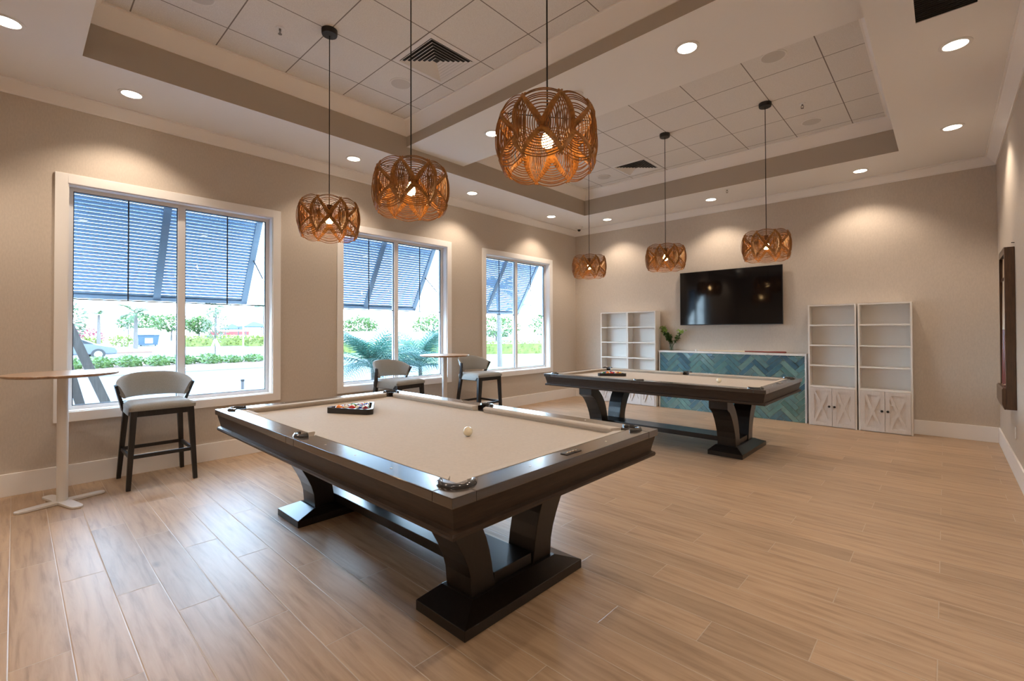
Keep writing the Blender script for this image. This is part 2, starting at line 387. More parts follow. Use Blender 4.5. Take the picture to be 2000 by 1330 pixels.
struct(MB().box(XR - BT, YN, 0, XR, YB, BH).build('baseboard_right', MAT['trim'], bevel=0.004))
struct(MB().box(BT, YN, 0, XR - BT, YN + BT, BH).build('baseboard_front', MAT['trim'], bevel=0.004))

# ------------------------------------------------------------------ windows
def ring(mb, y0, z0, y1, z1, w, xa, xb):
    mb.box(xa, y0, z0, xb, y0 + w, z1); mb.box(xa, y1 - w, z0, xb, y1, z1); mb.box(xa, y0 + w, z0, xb, y1 - w, z0 + w); mb.box(xa, y0 + w, z1 - w, xb, y1 - w, z1)
for i, (a, b) in enumerate(WIN):
    w = sroot('window_%d' % (i + 1), (0, a, WZ0)); L = b - a; H = WZ1 - WZ0
    m = MB(); ring(m, 0, 0, L, H, CW, 0, 0.02); m.build('casing', MAT['trim'], w, bevel=0.003)
    o0, o1, p0, p1 = CW, L - CW, CW, H - CW
    m = MB(); ring(m, o0 - 0.004, p0 - 0.004, o1 + 0.004, p1 + 0.004, 0.012, -0.19, 0.001); m.build('jamb', MAT['trim'], w)
    mid = (o0 + o1) / 2
    m = MB(); ring(m, o0 + 0.008, p0 + 0.008, o1 - 0.008, p1 - 0.008, 0.034, -0.16, -0.1); m.box(-0.16, mid - 0.034, p0 + 0.03, -0.09, mid + 0.034, p1 - 0.03); m.build('window_frame', MAT['frame'], w, bevel=0.003)
    zm = 1.725 - WZ0
    for s0, s1 in ((o0 + 0.042, mid - 0.034), (mid + 0.034, o1 - 0.042)):
        z0, z1 = p0 + 0.042, p1 - 0.042
        MB().box(-0.128, s0, z0, -0.122, s1, z1).build('glass_pane', MAT['glass'], w)
        g = MB(); ring(g, s0, z0, s1, z1, 0.007, -0.119, -0.108); g.build('gasket', MAT['gasket'], w)
        g = MB(); c = (s0 + s1) / 2; g.box(-0.12, s0, zm - 0.006, -0.112, s1, zm + 0.006); g.box(-0.12, c - 0.006, zm, -0.112, c + 0.006, z1); g.build('muntin_bars', MAT['gasket'], w)

# shutters outside the windows
SHL = ['grey-blue slatted awning shutter outside the leftmost window beside the bar table', 'grey-blue slatted awning shutter outside the middle window above the palms', 'grey-blue slatted awning shutter outside the window nearest the TV wall']
def make_shutter(L):
    t = thing('awning_shutter', '', 'shutter', group='slatted awning shutters outside the windows')
    P = lambda yy, k, off=0.0: Vector((-0.02 - 0.60 * k, yy, -1.015 * k)) + Vector((1.015, 0, -0.60)) * off / 1.179
    dirn = (P(0, 1) - P(0, 0)).normalized()
    f = MB()
    for yy in (0.035, L / 2, L - 0.035): f.bar(P(yy, 0), P(yy, 1), 0.034, 0.07, up=(0, 1, 0))
    f.bar(P(0, 0.02), P(L, 0.02), 0.045, 0.034, up=dirn.cross(Vector((0, 1, 0)))); f.bar(P(0, 0.985), P(L, 0.985), 0.045, 0.034, up=dirn.cross(Vector((0, 1, 0))))
    f.build('shutter_frame', MAT['shutter'], t)
    s = MB(); n = 28
    for j in range(n):
        k = 0.045 + 0.92 * (j + 0.5) / n; c0 = P(0.07, k)
        for ya, yb in ((0.07, L / 2 - 0.035), (L / 2 + 0.035, L - 0.07)):
            ang = R(-32); dx, dz = 0.0235 * math.cos(ang), 0.0235 * math.sin(ang)
            ca = P(ya, k); cb = P(yb, k)
            vs = [(ca.x - dx, ya, ca.z + dz - .002), (ca.x + dx, ya, ca.z - dz - .002), (ca.x + dx, ya, ca.z - dz + .002), (ca.x - dx, ya, ca.z + dz + .002)]
            vs += [(v[0], yb, v[2]) for v in vs]
            s.add(vs, [(0, 1, 2, 3), (4, 7, 6, 5), (0, 4, 5, 1), (1, 5, 6, 2), (2, 6, 7, 3), (3, 7, 4, 0)])
    s.build('louvres', MAT['shutter'], t)
    for yy in (0.06, L - 0.02):
        MB().tube([P(yy, 0.48) + Vector((0.02, 0, 0)), (0.018, yy, -0.735)], 0.009, 8).build('support_arm', MAT['gasket'], t)
    return t
for i, (a, b) in enumerate(WIN):
    t = make_shutter(b - a - 0.04); t.location = (-0.225, a - 0.07, 2.80); t['label'] = SHL[i]

# ------------------------------------------------------------------ pool tables
TZ = 0.815; HX, HY = 1.411, 0.7975
def pool_table(loc, label):
    t = thing('pool_table', label, 'pool table', loc, group='pool tables')
    rw, cw = 0.125, 0.048; nx, ny = HX - rw - cw, HY - rw - cw; zc = 0.778
    bed = MB().box(-HX + 0.1, -HY + 0.1, 0.73, HX - 0.1, HY - 0.1, zc); bed.build('playing_cloth', MAT['cloth'], t)
    # cushions: six trapezoids with bevelled noses
    pg = 0.085; sg = 0.065
    segs = []
    for s in (-1, 1):
        for a, b, ma, mb_ in ((-nx + 0.05, -sg, .05, .022), (sg, nx - 0.05, .022, .05)):
            segs.append(('x', s, a, b, ma, mb_))
        segs.append(('y', s, -ny + 0.05, ny - 0.05, .05, .05))
    for ax, s, a, b, ma, mb_ in segs:
        m = MB(); full = (HY if ax == 'x' else HX) - rw
        out, nose = full + 0.001, full - cw
        pr = [(out, 0.779), (nose + 0.012, 0.779), (nose, 0.805), (nose + 0.004, 0.813), (out, 0.8165)]
        vs = []
        for e, sh in ((a, -ma), (b, mb_)):
            for d, z in pr:
                k = e + sh * 0.9 * (d - nose) / cw
                vs.append((k, s * d, z) if ax == 'x' else (s * d, k, z))
        m.add(vs, [(0, 1, 2, 3, 4), (9, 8, 7, 6, 5)] + [(i, (i + 1) % 5, 5 + (i + 1) % 5, 5 + i) for i in range(5)])
        m.build('cushion', MAT['cloth'], t)
    # rails with corner blocks (gaps cut for pockets)
    z0, z1 = 0.776, TZ; q = 0.012
    for s in (-1, 1):
        for a, b in ((-HX + 0.115, -0.052), (0.052, HX - 0.115)):
            MB().box(a, s * (HY - rw), z0, b, s * HY, z1).build('rail', MAT['espresso'], t, bevel=0.004)
        MB().box(s * (HX - rw), -HY + 0.115, z0, s * HX, HY - 0.115, z1).build('rail', MAT['espresso_y'], t, bevel=0.004)
        MB().box(-0.0515, s * (HY - 0.062), z0, 0.0515, s * HY, z1).build('rail', MAT['espresso'], t, bevel=0.002)
    for sx in (-1, 1):
        for sy in (-1, 1):
            poly = [(HX, HY), (HX, HY - 0.114), (HX - 0.052, HY - 0.114), (HX - 0.062, HY - 0.085), (HX - 0.085, HY - 0.062), (HX - 0.114, HY - 0.052), (HX - 0.114, HY)]
            f = lambda z: (lambda p: (sx * p[0], sy * p[1], z))
            MB().prism(poly, f(z0), f(z1)).build('corner_block', MAT['espresso'], t, bevel=0.003)
    # apron: coved profile swept round
    prof = [(0.012, 0.776), (0.016, 0.755), (0.024, 0.722), (0.030, 0.695), (0.030, 0.686), (0.014, 0.678), (0.010, 0.668), (0.014, 0.656), (0.06, 0.654), (0.06, 0.776)]
    n = len(prof); vs = []
    for cx, cy in ((-1, -1), (1, -1), (1, 1), (-1, 1)): vs += [(cx * (HX - d), cy * (HY - d), z) for d, z in prof]
    fs = [(c * n + i, c * n + (i + 1) % n, ((c + 1) % 4) * n + (i + 1) % n, ((c + 1) % 4) * n + i) for c in range(4) for i in range(n)]
    MB().add(vs, fs).build('apron', MAT['apron'], t, smooth=40)
    MB().box(-HX + 0.06, -HY + 0.06, 0.66, HX - 0.06, HY - 0.06, 0.732).build('slate_bed', MAT['base'], t)
    # pockets: recessed leather cup with raised iron lip
    for px, py, a0, arc in ((-1, -1, 225, 200), (1, -1, 315, 200), (1, 1, 45, 200), (-1, 1, 135, 200), (0, -1, 270, 150), (0, 1, 90, 150)):
        corner = px != 0
        cx, cy = (px * (HX - 0.128), py * (HY - 0.128)) if corner else (0, py * (HY - 0.095))
        rr = 0.068 if corner else 0.06
        k = 16; vs = []; sec = [(-0.012, 0.0), (-0.012, 0.010), (-0.004, 0.016), (0.005, 0.014), (0.012, 0.004), (0.012, -0.004)]; ns = len(sec)
        for j in range(k + 1):
            th = R(a0 - arc / 2 + arc * j / k)
            vs += [(cx + (rr + q[0]) * math.cos(th), cy + (rr + q[0]) * math.sin(th), TZ + q[1]) for q in sec]
        fs = [(j * ns + i, j * ns + (i + 1) % ns, (j + 1) * ns + (i + 1) % ns, (j + 1) * ns + i) for j in range(k) for i in range(ns)] + [tuple(range(ns)), tuple(range(k * ns, (k + 1) * ns))]
        p = MB().add(vs, fs).build('pocket', MAT['iron'], t, smooth=60)
        c = MB(); vs = []
        for j in range(k + 1):
            th = R(a0 - arc / 2 + arc * j / k)
            vs += [(cx + (rr - .004) * math.cos(th), cy + (rr - .004) * math.sin(th), TZ + 0.004), (cx + (rr - .006) * math.cos(th), cy + (rr - .006) * math.sin(th), 0.74)]
        c.add(vs, [(2 * j, 2 * j + 1, 2 * j + 3, 2 * j + 2) for j in range(k)])
        c.lathe([(rr - 0.008, 0.0), (0.001, 0.0)], 20, (cx, cy, zc + 0.0012), cap=False)
        c.build('pocket_liner', MAT['pocket'], p, smooth=60)
    # legs: curved brackets, outer and inner profile in (y, z)
    outer = [(0.575, 0.656), (0.575, 0.545), (0.55, 0.53), (0.50, 0.505), (0.455, 0.46), (0.41, 0.40), (0.365, 0.32), (0.335, 0.255), (0.316, 0.19), (0.308, 0.095)]
    inner = [(0.150, 0.095), (0.162, 0.155), (0.172, 0.22), (0.188, 0.29), (0.210, 0.36), (0.242, 0.43), (0.29, 0.50), (0.345, 0.56), (0.40, 0.605), (0.44, 0.656)]
    for sx in (-1, 1):
        x0, x1 = sx * 0.772, sx * 0.972
        for sy in (-1, 1):
            poly = [(sy * a, b) for a, b in outer + inner]
            MB().prism(poly, lambda p: (x0, p[0], p[1]), lambda p: (x1, p[0], p[1])).build('leg', MAT['base'], t, bevel=0.004)
        xc = sx * 0.900; w, d = 0.187, 0.458
        vs = [(xc + i * w, j * d, 0.0) for i, j in ((-1, -1), (1, -1), (1, 1), (-1, 1))] + [(xc + i * w, j * d, 0.05) for i, j in ((-1, -1), (1, -1), (1, 1), (-1, 1))] + [(sx * 0.872 + i * 0.118, j * 0.325, 0.096) for i, j in ((-1, -1), (1, -1), (1, 1), (-1, 1))]
        ft = MB().add(vs, [(3, 2, 1, 0), (8, 9, 10, 11)] + [(r * 4 + i, r * 4 + (i + 1) % 4, (r + 1) * 4 + (i + 1) % 4, (r + 1) * 4 + i) for r in (0, 1) for i in range(4)])
        ft.build('foot', MAT['base'], t, bevel=0.003)
    MB().box(-0.962, -0.148, 0.0965, 0.962, 0.148, 0.155).build('stretcher', MAT['base'], t, bevel=0.004)
    pl = MB().box(HX - 0.085, -0.06, TZ, HX - 0.045, 0.06, TZ + 0.003).build('name_plate', MAT['base'], t, bevel=0.001)
    MB().tube([(HX - 0.065 + 0.006 * math.sin(k * 1.7), -0.042 + 0.0065 * k, TZ + 0.0035) for k in range(14)], 0.0022, 5).build('plate_script', MAT['plate'], pl)
    for sx in (-1, 1):
        for yy in (-0.31, 0.31): MB().lathe([(0.0052, 0), (0.0052, 0.001)], 12, (sx * (HX - 0.06), yy, TZ)).build('rail_sight', MAT['pearl'], t)
    for sy in (-1, 1):
        for xx in (-0.93, -0.62, -0.31, 0.31, 0.62, 0.93): MB().lathe([(0.0052, 0), (0.0052, 0.001)], 12, (xx, sy * (HY - 0.06), TZ)).build('rail_sight', MAT['pearl'], t)
    return t
T1, T2 = (3.2265, 1.85), (3.194, 5.873)
pool_table((*T1, 0), 'near dark-wood pool table with tan cloth, in the foreground')
pool_table((*T2, 0), 'far dark-wood pool table with tan cloth, in front of the teal tiled counter')

BALLC = [('yellow', (0.75, 0.42, 0.03)), ('blue', (0.03, 0.06, 0.28)), ('red', (0.55, 0.03, 0.02)), ('purple', (0.13, 0.03, 0.2)), ('orange', (0.75, 0.2, 0.02)), ('green', (0.02, 0.2, 0.07)), ('maroon', (0.25, 0.02, 0.03)), ('black', (0.01, 0.01, 0.01))]
BM = {(n, s): ball_material('ball_%s_%s' % (n, 'striped' if s else 'solid'), c, s) for n, c in BALLC for s in (False, True) if not (s and n == 'black')}
CL = 0.7785; BR = 0.0286
def ballmesh(m, name):
    o = MB().sphere((0, 0, 0), BR, 20, 12).build(name, m, smooth=80); return o
def rack(ax, ay, side, deg, where, order, label):
    ca, sa = math.cos(R(deg)), math.sin(R(deg))
    cx = ax + (side / 2) * ca - (side * 0.2887) * sa; cy = ay + (side / 2) * sa + (side * 0.2887) * ca
    t = thing('triangle_rack', label, 'billiard rack', (cx, cy, CL), R(deg), 'triangle racks')
    Ri = 0.1925; Ro = 0.222
    vs = []; n = 3; pts = []
    for rad, z in ((Ro, 0), (Ro, 0.042), (Ri, 0.042), (Ri, 0.0)):
        ringp = []
        for c in range(3):
            base = R(90 + 120 * c)
            for j in (-1, -0.35, 0.35, 1):
                ang = base + R(7) * j; rr = rad * (1 - 0.05 * abs(j) ** 2 * 0 - (0.035 if abs(j) < 1 else 0.06) + 0.02); ringp.append((rr * math.cos(ang), rr * math.sin(ang), z))
        pts.append(ringp)
    k = 12; vs = [p for rg in pts for p in rg]
    fs = [(a * k + i, a * k + (i + 1) % k, ((a + 1) % 4) * k + (i + 1) % k, ((a + 1) % 4) * k + i) for a in range(4) for i in range(k)]
    MB().add(vs, fs).build('rack_frame', MAT['base'], t, bevel=0.002)
    idx = 0
    for row in range(5):
        for j in range(row + 1):
            lx = (j - row / 2) * 2 * BR * 1.003; ly = 0.1325 - row * BR * 1.732 + 0.0
            name, st = order[idx]; idx += 1
            wx, wy = cx + lx * ca - ly * sa, cy + lx * sa + ly * ca
            o = ballmesh(BM[(name, st)], 'billiard_ball'); o.location = (wx, wy, CL + BR); o.rotation_euler = (rng.uniform(0, 6), rng.uniform(0, 6), rng.uniform(0, 6))
            tag(o, '%s %s billiard ball in the triangle rack on the %s pool table' % (('striped white and' if st else 'solid'), name, where), 'ball', 'racked balls on the %s table' % where)
keys = [('yellow', False), ('red', True), ('blue', False), ('green', False), ('black', False), ('purple', True), ('maroon', True), ('yellow', True), ('purple', False), ('green', True), ('orange', False), ('orange', True), ('red', False), ('blue', True), ('maroon', False)]
rack(2.393, 1.662, 0.38, 28.0, 'near', keys, 'black triangle rack of balls on the near pool table')
keys2 = [('purple', False), ('green', True), ('blue', True), ('maroon', False), ('black', False), ('yellow', True), ('blue', False), ('red', True), ('purple', True), ('maroon', True), ('green', False), ('orange', False), ('red', False), ('orange', True), ('yellow', False)]
rack(2.344, 5.60, 0.37, 35.0, 'far', keys2, 'black triangle rack of balls on the far pool table')
for (x, y), lb in (((3.816, 1.854), 'white cue ball alone on the near pool table'), ((3.895, 5.83), 'white cue ball alone on the far pool table')):
    o = ballmesh(MAT['ivory'], 'cue_ball'); o.location = (x, y, CL + BR); tag(o, lb, 'ball', 'cue balls')

# ------------------------------------------------------------------ rattan pendants
def shade_pt(th, h):
    a = min(1.0, abs(h) / 0.165)
    r = 0.262 * (1 - 0.20 * a ** 2.6)
    return r
def make_shade_meshes():
    K = 8; half = math.pi / K; Hs = 0.138
    weave = MB(); band = MB()
    rg = random.Random(3)
    def P(th, h, dr=0.0):
        r = shade_pt(th, h) + dr; return (r * math.cos(th), r * math.sin(th), h)
    for c in range(K):
        tc = (c + 0.5) * 2 * half
        n = 12
        for k in range(n):
            t = 0.16 + 0.84 * k / (n - 1); t *= rg.uniform(0.985, 1.01)
            for (d0, d1, bx, bz) in (((-1, 1), (1, 1), 0, 1), ((-1, -1), (1, -1), 0, -1), ((-1, -1), (-1, 1), -1, 0), ((1, -1), (1, 1), 1, 0)):
                pts = []; m = 9
                dr = rg.uniform(-0.006, 0.006) - 0.004 * (bx != 0)
                for j in range(m + 1):
                    s = j / m; bulge = 4 * s * (1 - s)
                    u = d0[0] + (d1[0] - d0[0]) * s; v = d0[1] + (d1[1] - d0[1]) * s
                    u = t * (u + bx * 0.30 * bulge); v = t * (v + bz * 0.17 * bulge)
                    pts.append(P(tc + u * half, v * Hs, dr + 0.004 * bulge - 0.085 * max(0, 1 - math.hypot(u, v) / 1.25) ** 1.6))
                weave.tube(pts, 0.0030, 4, cap=False)
        for s in (-1, 1):
            for q in (-2, -1, 0, 1, 2):
                pts = []; rad = []
                for j in range(13):
                    w = -1.10 + 2.20 * j / 12; wob = q * 0.0078 * (1.05 - (abs(w) / 1.12) ** 1.5)
                    pts.append(P(tc + w * half + wob / 0.26, s * w * Hs, 0.004 - 0.085 * max(0, 1 - abs(w) * 1.414 / 1.25) ** 1.6)); rad.append(0.0038 + 0.0034 * (1 - min(1, abs(w))))
                band.tube(pts, rad, 5)
    return weave, band
weave, band = make_shade_meshes()
def make_pendant():
    t = thing('pendant_light', '', 'pendant light', group='woven rattan pendants over the pool tables')
    ZC = 2.372
    w = weave.build('shade', MAT['rattan'], t, loc=(0, 0, ZC), smooth=60, recalc=False)
    band.build('woven_band', MAT['rattan2'], w, smooth=60, recalc=False)
    s = MB()
    for k in range(4):
        a = R(45 + 90 * k); s.tube([(0.02 * math.cos(a), 0.02 * math.sin(a), ZC + 0.125), (0.224 * math.cos(a), 0.224 * math.sin(a), ZC + 0.125)], 0.003, 5)
    s.build('spider_arms', MAT['black'], w, loc=(0, 0, -ZC))
    MB().lathe([(0.006, 0.135), (0.02, 0.125), (0.02, 0.06), (0.016, 0.055)], 16, (0, 0, ZC)).build('socket', MAT['black'], t, smooth=40)
    MB().lathe([(0.012, 0.056), (0.016, 0.045), (0.028, 0.015), (0.031, -0.005), (0.024, -0.028), (0.001, -0.038)], 16, (0, 0, ZC)).build('bulb', MAT['bulb'], t, smooth=80)
    MB().tube([(0, 0, ZC + 0.13), (0, 0, ZT - 0.03)], 0.0042, 8).build('cord', MAT['cord'], t)
    MB().lathe([(0.010, -0.05), (0.062, -0.045), (0.066, -0.03), (0.066, 0.0)], 24, (0, 0, ZT)).build('canopy', MAT['black'], t, smooth=40)
    return t
PL = [((2.03, T1[1]), 'rattan pendant over the near pool table, the one nearest the windows'), ((3.24, T1[1]), 'rattan pendant over the middle of the near pool table'), ((4.433, T1[1]), 'largest-looking rattan pendant, over the cue ball end of the near pool table'),
      ((2.016, T2[1]), 'rattan pendant over the far pool table, the one nearest the window wall'), ((3.211, T2[1]), 'rattan pendant over the middle of the far pool table, left of the TV'), ((4.418, T2[1]), 'rattan pendant over the far pool table, just above the TV')]
p0 = make_pendant()
rots = (0.0, 0.12, -0.12, 0.03, 0.09, -0.02)
for i, ((x, y), lb) in enumerate(PL):
    t = p0 if i == 0 else dup(p0)
    t.location = (x, y, 0); t.rotation_euler = (0, 0, math.atan2(-y, 5.908 - x) - R(22.5) + rots[i]); t['label'] = lb

# ------------------------------------------------------------------ recessed downlights
SPOT_W, SPOT_COL = 43, (1.0, 0.83, 0.66)
def downlight(x, y, z, label, power=1.0):
    t = thing('recessed_downlight', label, 'ceiling light', (x, y, z), group='recessed ceiling downlights')
    MB().lathe([(0.098, 0.0), (0.098, -0.004), (0.088, -0.008), (0.074, -0.006), (0.074, 0.0)], 28).build('trim_ring', MAT['plastic'], t, smooth=40)
    MB().lathe([(0.074, -0.0035), (0.0005, -0.0035)], 28, cap=False).build('lens', MAT['lens'], t)
    ld = bpy.data.lights.new('downlight_beam', 'SPOT'); ld.energy = SPOT_W * power; ld.color = SPOT_COL; ld.spot_size = R(118); ld.spot_blend = 0.55; ld.shadow_soft_size = 0.06
    lo = bpy.data.objects.new('downlight_beam', ld); COL.objects.link(lo); lo.parent = t; lo.location = (0, 0, -0.02)
    return t
DL = [(0.49, 0.72, 'above the left end of the leftmost window'), (0.49, 2.9, 'near the window wall, seen beside the first pendant cord'), (0.49, 4.9, 'near the window wall, above the right side of the middle window'), (0.47, 6.93, 'near the window wall, just before the far corner'),
      (1.12, 7.86, 'along the TV wall, nearest the corner camera'), (3.09, 7.86, 'along the TV wall, left of the TV top'), (5.08, 7.86, 'along the TV wall, above the right bookcases'),
      (5.985, 6.86, 'by the right wall, the farther of the two'), (5.985, 4.89, 'by the right wall, beside the return grille'), (1.12, -0.05, 'cut by the left edge of the photo')]
for x, y, lb in DL: downlight(x, y, ZS, 'glowing round downlight ' + lb)
downlight(4.374, 3.77, ZBM, 'glowing round downlight on the ceiling beam, right of the largest pendant'); downlight(2.03, 3.83, ZBM, 'glowing round downlight on the ceiling beam, left of the largest pendant')
for x, y in ((3.1, -0.05), (5.08, -0.05), (5.985, 2.9), (5.985, 0.9), (0.49, -1.2), (3.1, -1.8), (5.4, -1.8)):
    downlight(x, y, ZS, 'round downlight in the ceiling behind the viewpoint', 0.85)

# ------------------------------------------------------------------ ceiling fittings
def diffuser(cx, cy, label):
    t = thing('air_diffuser', label, 'air vent', (cx, cy, ZT), group='square ceiling air diffusers')
    m = MB(); f = MB(); h = 0.30
    for a, b, z in ((0.30, 0.245, -0.006),):
        pass
    def sq(mb, a, za, b, zb):
        vs = [(i * a, j * a, za) for i, j in ((-1, -1), (1, -1), (1, 1), (-1, 1))] + [(i * b, j * b, zb) for i, j in ((-1, -1), (1, -1), (1, 1), (-1, 1))]
        mb.add(vs, [(i, (i + 1) % 4, 4 + (i + 1) % 4, 4 + i) for i in range(4)])
    sq(f, 0.298, -0.004, 0.255, -0.012); f.build('flange', MAT['plastic'], t, recalc=False)
    MB().box(-0.25, -0.25, -0.002, 0.25, 0.25, -0.0005).build('throat', MAT['grilledark'], t)
    a = 0.25
    for k in range(7):
        sq(m, a, -0.015, a - 0.019, -0.003); a -= 0.034
    m.build('louvre_rings', MAT['plastic'], t, recalc=False)
    return t
diffuser(2.345, 2.762, 'large square air diffuser in the near ceiling tray'); diffuser(2.335, 6.75, 'square air diffuser in the far ceiling tray')
SP = [(1.741, 2.763, 'round ceiling speaker next to the near air diffuser'), (4.733, 4.92, 'largest round ceiling speaker in the far tray, at its beam edge'), (4.711, 6.785, 'round ceiling speaker right of the pendant canopies in the far tray'), (1.704, 6.795, 'small-looking round ceiling speaker next to the far air diffuser'), (1.70, 0.96, 'round ceiling speaker cut by the top edge of the photo')]
for x, y, lb in SP:
    t = thing('ceiling_speaker', lb, 'speaker', (x, y, ZT), group='round ceiling speakers')
    MB().lathe([(0.115, 0), (0.113, -0.006), (0.104, -0.009), (0.1, -0.006)], 28).build('speaker_rim', MAT['plastic'], t, smooth=40)
    MB().lathe([(0.103, -0.006), (0.05, -0.009), (0.0005, -0.01)], 28, cap=False).build('speaker_grille', MAT['spk'], t, smooth=60)
def sprinkler(x, y, z, lb):
    t = thing('fire_sprinkler', lb, 'sprinkler', (x, y, z), group='ceiling sprinkler heads')
    MB().lathe([(0.036, 0), (0.034, -0.005), (0.012, -0.007)], 20).build('escutcheon', MAT['plastic'], t, smooth=40)
    s = MB().lathe([(0.009, -0.005), (0.009, -0.022)], 10); s.tube([(0.009, 0, -0.02), (0.014, 0, -0.035), (0.003, 0, -0.05)], 0.003, 6); s.tube([(-0.009, 0, -0.02), (-0.014, 0, -0.035), (-0.003, 0, -0.05)], 0.003, 6); s.lathe([(0.016, -0.05), (0.016, -0.053)], 12)
    s.build('sprinkler_head', MAT['chrome'], t)
sprinkler(1.747, 1.546, ZT, 'sprinkler head in the near tray beside the first pendant canopy'); sprinkler(4.727, 6.185, ZT, 'sprinkler head in the far tray right of the last pendant canopy'); sprinkler(3.471, 7.475, ZS, 'small sprinkler head on the soffit in front of the TV wall')
t = thing('smoke_detector', 'white round smoke detector on the beam behind the largest pendant', 'smoke detector', (3.272, 3.759, ZBM))
MB().lathe([(0.072, 0), (0.072, -0.012), (0.06, -0.016)], 28).build('mounting_base', MAT['plastic'], t, smooth=40)
MB().lathe([(0.058, -0.014), (0.056, -0.03), (0.03, -0.044), (0.0005, -0.046)], 28, cap=False).build('sensor_cover', MAT['plastic'], t, smooth=40)
t = thing('security_camera', 'white dome security camera with black eye in the far corner of the ceiling', 'camera', (0.354, 8.01, ZS))
MB().lathe([(0.075, 0), (0.075, -0.012), (0.055, -0.05), (0.045, -0.06)], 24).build('camera_housing', MAT['plastic'], t, smooth=40)
MB().sphere((0, 0, -0.065), 0.033, 18, 10).build('camera_dome', MAT['dome'], t, smooth=80)
t = thing('return_air_grille', 'dark return air grille in the soffit at the top right', 'air vent', (5.93, 4.04, ZS))
f = MB(); 
for b in ((-0.19, -0.35, -0.155, 0.335), (0.155, -0.35, 0.19, 0.335), (-0.155, -0.35, 0.155, -0.32), (-0.155, 0.305, 0.155, 0.335)): f.box(b[0], b[1], -0.008, b[2], b[3], 0)
f.build('grille_frame', MAT['white'], t)
g = MB(); g.box(-0.155, -0.32, -0.001, 0.155, 0.305, 0)
for k in range(24):
    yy = -0.31 + k * 0.0262; g.bar((-0.155, yy, -0.004), (0.155, yy, -0.004), 0.003, 0.008)
g.build('grille_blades', MAT['grilledark'], t)

